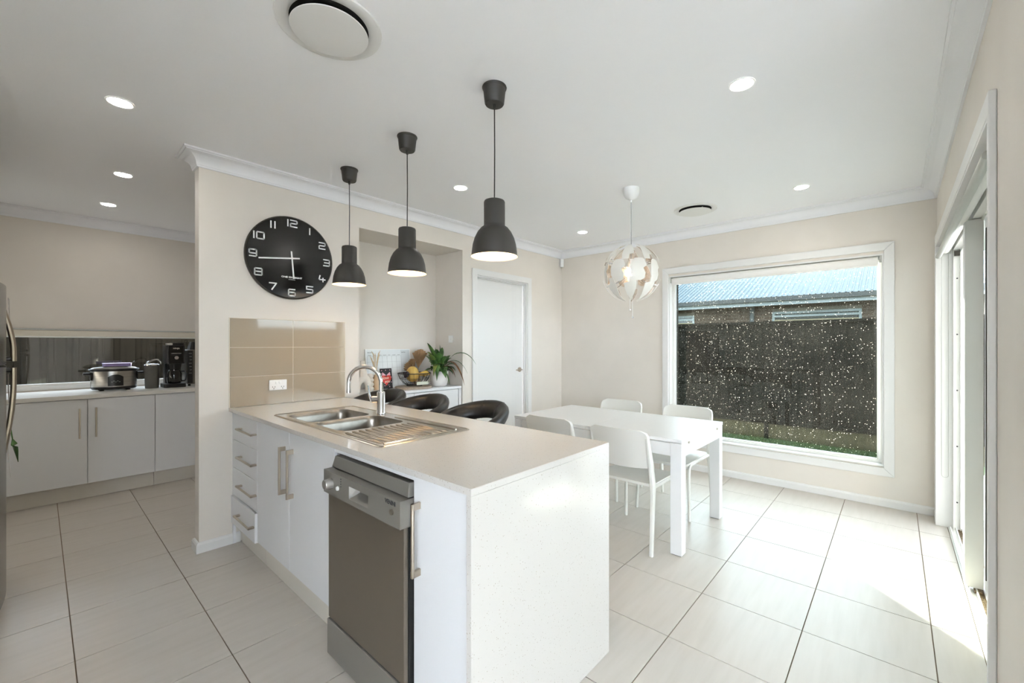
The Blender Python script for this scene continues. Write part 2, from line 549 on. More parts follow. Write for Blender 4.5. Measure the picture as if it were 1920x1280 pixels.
# unseen living room glazing, added behind the camera to let in sky light
def window_frame_rect(axis, pos, a0, a1, z0, z1, wdt=0.05, dep=0.06, mids=()):
    mb = MB()
    def bx(b0, b1, c0, c1):
        if axis == 'x': mb.box(pos - dep / 2, pos + dep / 2, b0, b1, c0, c1)
        else: mb.box(b0, b1, pos - dep / 2, pos + dep / 2, c0, c1)
    bx(a0, a1, z1 - wdt, z1); bx(a0, a1, z0, z0 + wdt)
    bx(a0, a0 + wdt, z0 + wdt, z1 - wdt); bx(a1 - wdt, a1, z0 + wdt, z1 - wdt)
    for q in mids: bx(q - wdt / 2, q + wdt / 2, z0 + wdt, z1 - wdt)
    return mb
for nm, ax, pos, a0, a1, z0, lab in (('fill_window_3', 'x', -5.06, -4.1, 0.15, 0.0, 'unseen glazed doors added at the far end to light the room'),
                                    ('fill_window_4', 'y', -4.24, -4.8, -1.5, 0.0, 'unseen wide window added behind the camera to light the room'),
                                    ('fill_window_5', 'x', 1.72, -3.6, YR - 0.55, 0.0, 'unseen glass doors added facing the patio to light the room')):
    t = thing(nm, lab, 'window', ((pos, a0, 0) if ax == 'x' else (a0, pos, 0)), kind='structure')
    mids = [a0 + (a1 - a0) * k / 3 for k in (1, 2)]
    part('window_frame', window_frame_rect(ax, pos, a0, a1, z0, 2.4, mids=mids), ALU, t)
    g = MB()
    if ax == 'x': g.box(pos - 0.003, pos + 0.003, a0 + 0.05, a1 - 0.05, z0 + 0.05, 2.35)
    else: g.box(a0 + 0.05, a1 - 0.05, pos - 0.003, pos + 0.003, z0 + 0.05, 2.35)
    part('pane', g, TGLASS if nm == 'fill_window_5' else GLASS, t)

# ------------------------------------------------------------------ cornices and skirtings
def sweep_wall(path, prof, closed=False):
    """prof: (offset into the room, z); path runs with the room on its right-hand side"""
    P = [V((p[0], p[1])) for p in path]
    rg = []
    k = len(P)
    for i, p in enumerate(P):
        ns = []
        if i > 0:
            d = (p - P[i - 1]).normalized(); ns.append(V((d.y, -d.x)))
        if i < k - 1:
            d = (P[i + 1] - p).normalized(); ns.append(V((d.y, -d.x)))
        n = sum(ns, V((0, 0))).normalized()
        n = n / max(n.dot(ns[0]), 0.2)
        rg.append([(p.x + n.x * o, p.y + n.y * o, z) for o, z in prof])
    return MB().rings(rg)
cov = [(0.0, 2.458), (0.012, 2.458), (0.014, 2.468)]
for i in range(9):
    a = i / 8 * pi / 2
    cov.append((0.078 - 0.062 * cos(a), 2.470 + 0.062 * sin(a)))
cov += [(0.080, 2.537), (0.090, 2.539), (0.091, 2.5495), (0.0, 2.5495)]
t1 = part('trim_1', sweep_wall([(NX0 - 0.1, YC + 0.1), (0.674, YC + 0.1), (0.674, YC), (XW, YC), (XW, YR), (1.58, YR)], cov), CORN, smooth=True, auto=25)
setp(t1, 'white coved cornice along the clock, window and door walls', 'cornice', kind='structure')
t2 = part('trim_2', sweep_wall([(XL, YP), (1.68, YP)], cov), CORN, smooth=True, auto=25)
setp(t2, 'white coved cornice along the pantry wall', 'cornice', kind='structure')
# bulkhead over the fridge
struct('wall_bulkhead', MB().box(XL, -0.222, 2.7, 4.52, 2.1, ZC), WALL, 'plaster bulkhead over the fridge', 'bulkhead')
t3 = part('trim_3', sweep_wall([(XL, 4.52), (-0.222, 4.52), (-0.222, 2.7)], cov), CORN, smooth=True, auto=25)
setp(t3, 'white cornice around the bulkhead above the fridge', 'cornice', kind='structure')

skp = [(0.0, 0.001), (0.016, 0.001), (0.016, 0.052), (0.010, 0.062), (0.004, 0.066), (0.0, 0.067)]
b1 = part('baseboard_back', sweep_wall([(NX0 - 0.12, YC + 0.1), (0.674, YC + 0.1), (0.674, YC), (0.90, YC)], skp), TRIM)
setp(b1, 'white skirting board wrapping the end of the clock wall', 'skirting board', kind='structure')
b2 = part('baseboard_right', sweep_wall([(DX1 + 0.065, YC), (XW, YC), (XW, YR), (SX1 + 0.075, YR)], skp), TRIM)
setp(b2, 'white skirting board below the dining window', 'skirting board', kind='structure')

# ------------------------------------------------------------------ splashback tiles on the clock wall
part('tile_grout', MB().box(0.838, 1.634, YC - 0.006, YC, ZB + 0.001, 1.508), SGROUT, wall_clock)
for i in range(2):
    for j in range(3):
        x0, x1 = ((0.842, 1.2365), (1.2405, 1.630))[i]
        z0, z1 = ((ZB + 0.002, 1.1085), (1.1115, 1.3065), (1.3095, 1.505))[j]
        part('splashback_tile', MB().box(x0, x1, YC - 0.009, YC - 0.001, z0, z1), SPLASH, wall_clock, bevel=0.0015)

# ------------------------------------------------------------------ hinged door
door = thing('door_1', 'plain white hinged door in white architrave, right of the niche', 'door', (DX0, YC, 0), kind='structure')
jm = MB()
jm.box(DX0, DX0 + 0.02, YC - 0.002, YC + 0.1, 0, DZ)
jm.box(DX1 - 0.02, DX1, YC - 0.002, YC + 0.1, 0, DZ)
jm.box(DX0 + 0.02, DX1 - 0.02, YC - 0.002, YC + 0.1, DZ - 0.02, DZ)
jm.box(DX1 - 0.032, DX1 - 0.02, YC + 0.025, YC + 0.047, 0, DZ - 0.02)
jm.box(DX0 + 0.02, DX1 - 0.02, YC + 0.025, YC + 0.047, DZ - 0.03, DZ - 0.02)
part('door_jamb', jm, TRIM, door, bevel=0.0015)
ar = MB()
ar.prism([(DX0 - 0.06, 0), (DX0 + 0.008, 0), (DX0 + 0.008, DZ - 0.008), (DX1 - 0.008, DZ - 0.008), (DX1 - 0.008, 0), (DX1 + 0.06, 0), (DX1 + 0.06, DZ + 0.06), (DX0 - 0.06, DZ + 0.06)], 'y', YC - 0.018, YC)
part('architrave', ar, TRIM, door, bevel=0.005)
leaf = part('door_leaf', MB().box(DX0 + 0.022, DX1 - 0.034, YC + 0.05, YC + 0.086, 0.01, DZ - 0.022), TRIM, door, bevel=0.002)
for gx in (DX1 - 0.16, DX1 - 0.19, DX1 - 0.22):
    part('groove', MB().box(gx, gx + 0.003, YC + 0.0494, YC + 0.051, 0.012, DZ - 0.024), CABIN, leaf)
hx, hz = DX1 - 0.095, 1.03
hd = MB().lathe([(0.001, -0.012), (0.027, -0.012), (0.028, -0.004), (0.028, 0.0)], (hx, YC + 0.05, hz), 24, axis='y')
h = part('door_handle', hd, STEEL, leaf, smooth=True)
hl = MB().tube([(hx, YC + 0.045, hz), (hx, YC + 0.005, hz), (hx - 0.01, YC - 0.005, hz), (hx - 0.11, YC - 0.005, hz)], 0.008, 10)
part('lever', hl, STEEL, leaf, smooth=True)

# ------------------------------------------------------------------ dining window
win = thing('window_1', 'large white framed dining window with dusty sunlit pane', 'window', (XW, (WY0 + WY1) / 2, WZ0), kind='structure')
def frame_x(x0, x1, y0, y1, z0, z1, wdt):
    mb = MB()
    a = [(y0, z0), (y1, z0), (y1, z1), (y0, z1)]
    b = [(y0 + wdt, z0 + wdt), (y1 - wdt, z0 + wdt), (y1 - wdt, z1 - wdt), (y0 + wdt, z1 - wdt)]
    for i in range(4):
        j = (i + 1) % 4
        mb.hexa([(x0, *a[i]), (x0, *a[j]), (x0, *b[j]), (x0, *b[i])], [(x1, *a[i]), (x1, *a[j]), (x1, *b[j]), (x1, *b[i])])
    return mb
part('architrave', frame_x(XW - 0.018, XW, WY0 - 0.067, WY1 + 0.067, WZ0 - 0.075, WZ1 + 0.09, 0.067), TRIM, win, bevel=0.004)
rv = MB()
rv.box(XW - 0.004, XW + 0.13, WY0 - 0.001, WY0 + 0.012, WZ0 + 0.012, WZ1 - 0.012)
rv.box(XW - 0.004, XW + 0.13, WY1 - 0.012, WY1 + 0.001, WZ0 + 0.012, WZ1 - 0.012)
rv.box(XW - 0.004, XW + 0.13, WY0 - 0.001, WY1 + 0.001, WZ1 - 0.012, WZ1 + 0.001)
part('reveal_lining', rv, TRIM, win)
part('window_sill', MB().box(XW - 0.006, XW + 0.13, WY0 - 0.001, WY1 + 0.001, WZ0 - 0.001, WZ0 + 0.012), TRIM, win, bevel=0.002)
wf = frame_x(XW + 0.07, XW + 0.13, WY0 + 0.012, WY1 - 0.012, WZ0 + 0.012, WZ1 - 0.012, 0.022)
part('window_frame', wf, ALU, win, bevel=0.002)
part('inner_bead', frame_x(XW + 0.085, XW + 0.115, WY0 + 0.03, WY1 - 0.03, WZ0 + 0.03, WZ1 - 0.03, 0.014), ALU, win, bevel=0.002)
part('pane', MB().box(XW + 0.099, XW + 0.104, WY0 + 0.038, WY1 - 0.038, WZ0 + 0.038, WZ1 - 0.038), DGLASS, win)

rb = thing('roller_blind', 'white roller blind rolled up at the top of the dining window', 'blind', (XW + 0.03, (WY0 + WY1) / 2, 2.03))
rl = MB().lathe([(0.001, WY0 + 0.035), (0.026, WY0 + 0.035), (0.026, WY1 - 0.03), (0.001, WY1 - 0.03)], (XW + 0.030, 0, 2.034), 20, axis='y')
part('fabric_roll', rl, OFFW, rb, smooth=True)
part('hanging_fabric', MB().box(XW + 0.004, XW + 0.006, WY0 + 0.035, WY1 - 0.03, 1.992, 2.034), OFFW, rb)
part('bottom_rail', MB().box(XW, XW + 0.012, WY0 + 0.035, WY1 - 0.03, 1.978, 1.994), OFFW, rb, bevel=0.003)
for yy in (WY0 + 0.013, WY1 - 0.025):
    part('bracket', MB().box(XW + 0.004, XW + 0.056, yy, yy + 0.012, 2.005, 2.062), GREYT, rb)

# ------------------------------------------------------------------ sliding door
sl = thing('door_2', 'white sliding glass door on the right edge with open track', 'door', (SX0, YR, 0), kind='structure')
ar = MB()
ar.prism([(SX0 - 0.025, 0), (SX0, 0), (SX0, SZ), (SX1, SZ), (SX1, 0), (SX1 + 0.075, 0), (SX1 + 0.075, SZ + 0.075), (SX0 - 0.025, SZ + 0.075)], 'y', YR, YR + 0.02)
part('architrave', ar, TRIM, sl, bevel=0.004)
lin_ = MB()
lin_.box(SX1 - 0.002, SX1 + 0.001, YR - 0.07, YR + 0.018, 0, SZ)
lin_.box(SX0 - 0.001, SX0 + 0.002, YR - 0.07, YR + 0.018, 0, SZ)
lin_.box(SX0, SX1, YR - 0.07, YR + 0.018, SZ - 0.012, SZ)
part('reveal_lining', lin_, TRIM, sl)
fr = MB()
fr.box(SX1 - 0.030, SX1, YR - 0.150, YR - 0.07, 0.0, SZ - 0.012)
fr.box(SX1 - 0.042, SX1 - 0.030, YR - 0.112, YR - 0.104, 0.0, SZ - 0.05)
fr.box(SX0, SX0 + 0.030, YR - 0.150, YR - 0.07, 0.0, SZ - 0.012)
fr.box(SX0 + 0.03, SX1 - 0.03, YR - 0.150, YR - 0.07, SZ - 0.055, SZ - 0.012)
fr.box(SX0 + 0.03, SX1 - 0.03, YR - 0.112, YR - 0.104, SZ - 0.075, SZ - 0.055)
part('door_frame', fr, ALU, sl, bevel=0.0015)
for k in range(5):
    zz = 0.2 + k * 0.4
    part('fixing_screw', MB().lathe([(0.001, -0.034), (0.005, -0.034), (0.005, -0.029)], (SX1, YR - 0.09, zz), 8, axis='x'), INK, sl)
part('lock_keep', MB().box(SX1 - 0.05, SX1 - 0.03, YR - 0.102, YR - 0.075, SZ - 0.10, SZ - 0.065), GASK, sl)
tk = MB()
tk.box(SX0, SX1, YR - 0.15, YR - 0.045, -0.004, 0.004)
for yy in (-0.055, -0.085, -0.115, -0.145):
    tk.box(SX0 + 0.03, SX1 - 0.03, YR + yy - 0.003, YR + yy + 0.003, 0.004, 0.020)
part('floor_track', tk, ALU, sl)
part('track_dirt', MB().box(SX0 + 0.03, SX1 - 0.03, YR - 0.113, YR - 0.088, 0.004, 0.006), noisy(mat('brown_grit', (150, 130, 104), 0.9), (96, 80, 60), 120), sl)
# far sliding leaf is pushed back behind the near one: its closing stile shows
st = MB().box(3.328, 3.40, YR - 0.112, YR - 0.040, 0.022, SZ - 0.06)
part('closing_stile', st, ALU, sl, bevel=0.003)
part('floor_stop', MB().box(3.30, 3.345, YR - 0.105, YR - 0.075, 0.006, 0.016), mat('bronze_stop', (150, 128, 100), 0.5, 0.5), sl, bevel=0.002)
lf = MB()
ly0, ly1 = YR - 0.148, YR - 0.118
lf.box(SX0 + 0.03, SX0 + 0.09, ly0, ly1, 0.022, SZ - 0.058)
lf.box(3.30, 3.36, ly0, ly1, 0.022, SZ - 0.058)
lf.box(SX0 + 0.09, 3.30, ly0, ly1, 0.022, 0.09)
lf.box(SX0 + 0.09, 3.30, ly0, ly1, SZ - 0.12, SZ - 0.058)
part('leaf_frame', lf, ALU, sl, bevel=0.002)
part('leaf_gasket', MB().box(3.288, 3.30, ly0 + 0.004, ly1 + 0.004, 0.09, SZ - 0.12), GASK, sl)
part('pane', MB().box(SX0 + 0.09, 3.29, ly0 + 0.012, ly0 + 0.018, 0.09, SZ - 0.12), TGLASS, sl)

rb2 = thing('roller_blind', 'white roller blind with grey bottom bar above the sliding door', 'blind', (3.2, YR - 0.03, 2.02))
part('fabric_roll', MB().lathe([(0.001, SX0 + 0.03), (0.026, SX0 + 0.03), (0.026, SX1 - 0.025), (0.001, SX1 - 0.025)], (0, YR - 0.030, 2.012), 18, axis='x'), OFFW, rb2, smooth=True)
part('bottom_bar', MB().lathe([(0.001, SX0 + 0.10), (0.016, SX0 + 0.10), (0.016, SX1 - 0.025), (0.001, SX1 - 0.025)], (0, YR + 0.005, 1.968), 16, axis='x'), GREYT, rb2, smooth=True)
part('hanging_fabric', MB().box(SX0 + 0.10, SX1 - 0.025, YR - 0.0045, YR - 0.003, 1.966, 2.012), OFFW, rb2)
for xx in (SX0 + 0.006, SX1 - 0.02):
    part('bracket', MB().box(xx, xx + 0.012, YR - 0.06, YR - 0.004, 1.985, 2.042), GREYT, rb2)
ch = []
for i in range(25):
    a = i / 24
    ch.append((SX1 - 0.012, YR - 0.012, 2.0 - 1.62 * a))
for i in range(7):
    a = i / 6 * pi
    ch.append((SX1 - 0.012, YR - 0.030 + 0.018 * cos(a), 0.38 - 0.018 * sin(a)))
for i in range(25):
    ch.append((SX1 - 0.012, YR - 0.048, 0.38 + 1.62 * i / 24))
part('pull_chain', MB().tube(ch, 0.0016, 5), GREYT, rb2)

# ------------------------------------------------------------------ pantry window
win2 = thing('window_2', 'long low pantry splashback window with dark fence outside', 'window', (0.4, YP, PZ0), kind='structure')
pf = MB()
def frame_y(y0, y1, x0, x1, z0, z1, wdt, wt=None):
    mb = MB(); wt = wt or wdt
    mb.box(x0, x1, y0, y1, z0, z0 + wdt); mb.box(x0, x1, y0, y1, z1 - wt, z1)
    mb.box(x0, x0 + wdt, y0, y1, z0 + wdt, z1 - wt); mb.box(x1 - wdt, x1, y0, y1, z0 + wdt, z1 - wt)
    return mb
part('window_frame', frame_y(YP + 0.01, YP + 0.06, PW0, PW1, PZ0, PZ1, 0.022), ALU, win2, bevel=0.002)
part('head_trim', MB().box(PW0 - 0.03, PW1 + 0.03, YP - 0.014, YP + 0.01, PZ1 - 0.010, PZ1 + 0.045), mat('cream_trim', (214, 206, 190), 0.4), win2, bevel=0.004)
part('head_rail', MB().box(PW0 - 0.03, PW1 + 0.03, YP - 0.018, YP, PZ1 + 0.047, PZ1 + 0.060), GREYT, win2, bevel=0.003)
part('window_sill', MB().box(PW0, PW1, YP - 0.004, YP + 0.06, PZ0 - 0.035, PZ0 + 0.002), TRIM, win2, bevel=0.002)
PG = glass('pantry_glass', (190, 192, 192), refl=1.6)
part('pane', MB().box(PW0 + 0.022, PW1 - 0.022, YP + 0.03, YP + 0.035, PZ0 + 0.022, PZ1 - 0.022), PG, win2)

# ------------------------------------------------------------------ island bench
BX0, BX1, BY0 = 0.836, 1.634, 0.926
FX = 0.855                                       # door faces
SKX0, SKX1, SKY0, SKY1 = 0.923, 1.423, 1.575, 2.777   # sink cut-out
bt = thing('benchtop', 'white speckled quartz island benchtop with waterfall end panel', 'benchtop', (BX0, BY0, 0))
tb = MB()
zt0, zt1 = ZB - 0.022, ZB
hx0, hx1, hy0, hy1 = SKX0 + 0.02, SKX1 - 0.02, SKY0 + 0.02, SKY1 - 0.02
outer = [(BX0, BY0), (BX1, BY0), (BX1, YC - 0.001), (BX0, YC - 0.001)]
inner = [(hx0, hy0), (hx1, hy0), (hx1, hy1), (hx0, hy1)]
vsl = [(x, y, z) for z in (zt0, zt1) for x, y in outer + inner]
fl = []
for i in range(4):
    j = (i + 1) % 4
    fl.append((8 + i, 8 + j, 12 + j, 12 + i)); fl.append((i, 4 + i, 4 + j, j))
    fl.append((i, j, 8 + j, 8 + i)); fl.append((4 + i, 12 + i, 12 + j, 4 + j))
tb.add(vsl, fl)
part('stone_top', tb, QUARTZ, bt, bevel=0.0015)
part('waterfall_panel', MB().box(BX0, BX1, BY0, BY0 + 0.022, 0.001, zt0 - 0.0003), QUARTZ, bt, bevel=0.0015)

def bar_handle(a, b, out, parent, w=0.010):
    """bar with two square feet; a, b end points on the door face, out = outward vector"""
    a, b, out = V(a), V(b), V(out)
    d = (b - a).normalized()
    s = d.cross(out.normalized()) * (w / 2)
    mb = MB()
    for p, q in ((a, a + d * 0.022), (b - d * 0.022, b)):
        base = [p - s, p + s, q + s, q - s]
        mb.hexa(base, [v + out for v in base])
    t0, t1 = a + out * 0.72, b + out * 0.72
    mb.tube([t0 + out * 0.14, t1 + out * 0.14], 0.0062, 10)
    return part('handle', mb, NICKEL, parent, smooth=True, auto=30)

def bench_unit(name, label, y0, y1, cat='cabinet'):
    t = thing(name, label, cat, (FX, (y0 + y1) / 2, 0))
    c = MB()
    zb = 0.16
    c.box(FX + 0.02, 1.38, y0 + 0.0005, y0 + 0.0165, zb, zt0 - 0.001)
    c.box(FX + 0.02, 1.38, y1 - 0.0165, y1 - 0.0005, zb, zt0 - 0.001)
    c.box(FX + 0.02, 1.38, y0 + 0.0165, y1 - 0.0165, zb, zb + 0.016)
    c.box(1.38, 1.396, y0 + 0.0005, y1 - 0.0005, 0.0005, zt0 - 0.001)
    part('carcass', c, CABIN, t)
    part('kickboard', MB().box(FX + 0.052, FX + 0.068, y0 + 0.0005, y1 - 0.0005, 0.0005, zb - 0.001), KICK, t)
    return t

ZT = zt0 - 0.003
u = bench_unit('drawer_cabinet', 'white island cabinet of four drawers beside the clock wall', 2.826, YC - 0.022)
zs = [ZT, 0.700, 0.515, 0.330, 0.150]
for k in range(4):
    dep = 0.0 if k < 3 else 0.012
    d = part('drawer', MB().box(FX - dep, FX + 0.018, 2.828, YC - 0.024, zs[k + 1] + 0.002, zs[k] - 0.0015), CAB, u, bevel=0.0015)
    zz = (0.792, 0.612, 0.430, 0.245)[k]
    bar_handle((FX - dep, 3.125, zz), (FX - dep, 2.835, zz), (-0.034, 0, 0), d)
part('filler', MB().box(FX + 0.002, FX + 0.018, YC - 0.021, YC - 0.001, 0.002, ZT), CAB, u)
u = bench_unit('sink_cabinet', 'white island cabinet with two tall doors under the sink', 1.835, 2.824)
for y0, y1, hy in ((2.341, 2.822, 2.392), (1.838, 2.338, 2.288)):
    d = part('door', MB().box(FX, FX + 0.018, y0, y1, 0.160, ZT), CAB, u, bevel=0.0015)
    bar_handle((FX, hy, 0.795), (FX, hy, 0.548), (-0.034, 0, 0), d)
u = bench_unit('end_cabinet', 'narrow white island cabinet with one long handle beside the dishwasher', BY0 + 0.024, 1.242)
d = part('door', MB().box(FX, FX + 0.018, BY0 + 0.024, 1.240, 0.03, ZT), CAB, u, bevel=0.0015)
bar_handle((FX, 1.205, 0.795), (FX, 1.205, 0.548), (-0.034, 0, 0), d)
part('rail', MB().box(FX + 0.003, FX + 0.018, 1.242, 1.833, zt0 - 0.024, zt0 - 0.001), CAB, u)

# dishwasher
dw = thing('dishwasher', 'grey stainless dishwasher built into the island', 'dishwasher', (0.82, 1.53, 0))
DY0, DY1 = 1.246, 1.822
part('body', MB().box(0.872, 1.376, DY0 + 0.004, DY1 - 0.004, 0.02, 0.848), DWPL, dw)
lid = MB()
lid.hexa([(0.838, DY0 + 0.002, 0.802), (0.872, DY0 + 0.002, 0.802), (0.872, DY1 - 0.002, 0.802), (0.838, DY1 - 0.002, 0.802)],
         [(0.848, DY0 + 0.012, 0.848), (0.872, DY0 + 0.012, 0.848), (0.872, DY1 - 0.012, 0.848), (0.848, DY1 - 0.012, 0.848)])
part('top_lid', lid, DWPL, dw, bevel=0.002)
part('door_panel', MB().box(0.822, 0.868, DY0 + 0.004, DY1 - 0.004, 0.165, 0.706), DWST, dw, bevel=0.003)
cp = MB()
cx0, cx1 = 0.804, 0.866
gy0, gy1, gz0, gz1 = 1.455, 1.60, 0.722, 0.772
for y0, y1, z0, z1 in ((DY0, gy0, 0.703, 0.798), (gy1, DY1, 0.703, 0.798), (gy0, gy1, 0.703, gz0), (gy0, gy1, gz1, 0.798)):
    cp.box(cx0, cx1, y0, y1, z0, z1)
con = part('control_panel', cp, DWPL, dw)
gp = MB()
gp.add([(cx0, gy0, gz0), (cx0, gy1, gz0), (cx0, gy1, gz1), (cx0, gy0, gz1), (cx0 + 0.035, gy0 + 0.02, gz0 + 0.022), (cx0 + 0.035, gy1 - 0.02, gz0 + 0.022), (cx0 + 0.03, gy1 - 0.02, gz1), (cx0 + 0.03, gy0 + 0.02, gz1)],
       [(0, 1, 5, 4), (1, 2, 6, 5), (2, 3, 7, 6), (3, 0, 4, 7), (4, 5, 6, 7)])
part('grip_recess', gp, DWPL, con)
kn = MB().lathe([(0.001, -0.030), (0.019, -0.030), (0.021, -0.026), (0.023, 0.0)], (cx0, 1.752, 0.752), 28, axis='x')
part('dial', kn, mat('silver_dial', (176, 174, 170), 0.25, 0.7), con, smooth=True)
part('button', MB().lathe([(0.001, -0.006), (0.008, -0.006), (0.009, 0)], (cx0, 1.692, 0.744), 16, axis='x'), WHITE, con, smooth=True)
part('button', MB().lathe([(0.001, -0.005), (0.010, -0.005), (0.011, 0)], (cx0, 1.295, 0.752), 16, axis='x'), DWST, con, smooth=True)
for k in range(4):
    part('indicator', MB().lathe([(0.001, -0.001), (0.0028, -0.001), (0.0028, 0)], (cx0, 1.668, 0.786 - k * 0.010), 8, axis='x'), INK, con)
lettering('brand_mark', 'VENINI', 0.021, INK, con, (cx0 - 0.0006, 1.305, 0.782), (0, -1, 0), (0, 0, 1), dw, off=0.0004)
part('plinth', MB().box(0.816, 0.866, DY0 + 0.004, DY1 - 0.004, 0.012, 0.160), DWPL, dw, bevel=0.003)
part('gap_strip', MB().box(0.838, 0.868, DY0 + 0.0005, DY0 + 0.0035, 0.03, 0.70), DARK, dw)  # thin black strip along the gap beside the end cabinet

# ------------------------------------------------------------------ sink
sk = thing('kitchen_sink', 'stainless double bowl sink with ribbed drainer in the island', 'sink', ((SKX0 + SKX1) / 2, (SKY0 + SKY1) / 2, ZB))
def rim_sheet():
    bm = bmesh.new()
    def loop(pts, z):
        vs_ = [bm.verts.new((x, y, z)) for x, y in pts]
        return [bm.edges.new((vs_[i], vs_[(i + 1) % len(vs_)])) for i in range(len(vs_))]
    e = loop(rrect(SKX0 + 0.012, SKX1 - 0.012, SKY0 + 0.012, SKY1 - 0.012, 0.02), ZB + 0.0035)
    for hole in BOWLS:
        e += loop(rrect(*hole, 0.055), ZB + 0.0035)
    bmesh.ops.triangle_fill(bm, use_beauty=True, use_dissolve=False, edges=e)
    vs_ = [tuple(v.co) for v in bm.verts]
    bm.verts.index_update()
    fs_ = [tuple(v.index for v in f.verts) for f in bm.faces]
    bm.free()
    return vs_, fs_
BOWLS = ((0.965, 1.325, 2.345, 2.690), (0.965, 1.325, 1.985, 2.310))
s = MB()
vs_, fs_ = rim_sheet()
s.add(vs_, fs_)
a = rrect(SKX0, SKX1, SKY0, SKY1, 0.022); b = rrect(SKX0 + 0.003, SKX1 - 0.003, SKY0 + 0.003, SKY1 - 0.003, 0.021)
c = rrect(SKX0 + 0.012, SKX1 - 0.012, SKY0 + 0.012, SKY1 - 0.012, 0.02)
s.rings([[(x, y, ZB + 0.0006) for x, y in a], [(x, y, ZB + 0.004) for x, y in b], [(x, y, ZB + 0.006) for x, y in rrect(SKX0 + 0.007, SKX1 - 0.007, SKY0 + 0.007, SKY1 - 0.007, 0.02)], [(x, y, ZB + 0.0035) for x, y in c]], cap=False)
part('rim', s, STEEL, sk, smooth=True, auto=30)
for hole in BOWLS:
    x0, x1, y0, y1 = hole
    rg = []
    for ins, z, r in ((0, ZB + 0.0035, 0.055), (0.004, ZB - 0.004, 0.055), (0.008, ZB - 0.02, 0.055), (0.014, ZB - 0.13, 0.055), (0.03, ZB - 0.150, 0.05), (0.06, ZB - 0.155, 0.04)):
        rg.append([(x, y, z) for x, y in rrect(x0 + ins, x1 - ins, y0 + ins, y1 - ins, r)])
    bw = MB().rings(rg, cap=False)
    n = len(rg[0]); k = len(bw.v)
    bw.f.append(tuple(range(k - n, k))); bw.m.append(0)
    bo = part('bowl', bw, BASIN, sk, smooth=True, auto=35)
    part('drain', MB().lathe([(0.001, 0.001), (0.03, 0.001), (0.036, 0.003), (0.038, 0.0)], ((x0 + x1) / 2, (y0 + y1) / 2, ZB - 0.155), 24), CHROME, bo, smooth=True)
for k in range(11):
    xx = 0.965 + k * 0.034
    part('drainer_rib', MB().tube([(xx, 1.955, ZB + 0.0028), (xx, 1.94, ZB + 0.0045), (xx, 1.635, ZB + 0.0035), (xx, 1.62, ZB + 0.002)], [0.003, 0.0058, 0.0058, 0.003], 8, flat=(0.7, 1.3)), STEEL, sk, smooth=True, auto=60)
part('drainer_end', MB().tube([(0.96, 1.608, ZB + 0.0035), (1.32, 1.608, ZB + 0.0035)], 0.0035, 8), STEEL, sk, smooth=True)
part('drainer_side', MB().tube([(1.362, 2.16, ZB + 0.0035), (1.362, 1.62, ZB + 0.0035)], 0.005, 8), STEEL, sk, smooth=True)

# tap
tx, ty = 1.372, 2.33
tp = thing('mixer_tap', 'chrome gooseneck mixer tap standing behind the sink bowls', 'tap', (tx, ty, ZB + 0.004))
z0 = ZB + 0.0055
part('tap_body', MB().lathe([(0.001, z0), (0.027, z0), (0.027, z0 + 0.006), (0.024, z0 + 0.010), (0.024, z0 + 0.128), (0.020, z0 + 0.133), (0.001, z0 + 0.134)], (tx, ty, 0), 28), CHROME, tp, smooth=True, auto=40)
du = V((-0.663, 0.748, 0)); RR = 0.098
pts = [(tx, ty, z0 + 0.12)]
zc = z0 + 0.185
for i in range(19):
    a = pi * i / 18
    pts.append(tuple(V((tx, ty, zc)) + du * (RR - RR * cos(a)) + V((0, 0, RR * sin(a)))))
e = V((tx, ty, 0)) + du * 2 * RR
pts.append((e.x, e.y, zc - 0.045))
part('spout', MB().tube(pts, 0.0125, 16), CHROME, tp, smooth=True, auto=60)
part('aerator', MB().cyl((e.x, e.y, zc - 0.06), (e.x, e.y, zc - 0.04), 0.0135, 16), CHROME, tp, smooth=True, auto=40)
pv = V((tx, ty, z0 + 0.085))
part('cartridge', MB().cyl(tuple(pv + du * 0.015), tuple(pv + du * 0.052), 0.020, 20), CHROME, tp, smooth=True, auto=40)
q0 = pv + du * 0.048; q1 = q0 + du * 0.030 + V((0, 0, 0.085))
part('lever', MB().tube([tuple(q0), tuple(q0 + du * 0.008 + V((0, 0, -0.012))), tuple(q0 + du * 0.022 + V((0, 0, 0.03))), tuple(q1)], [0.010, 0.014, 0.011, 0.009], 10, flat=(0.55, 1.2)), CHROME, tp, smooth=True)

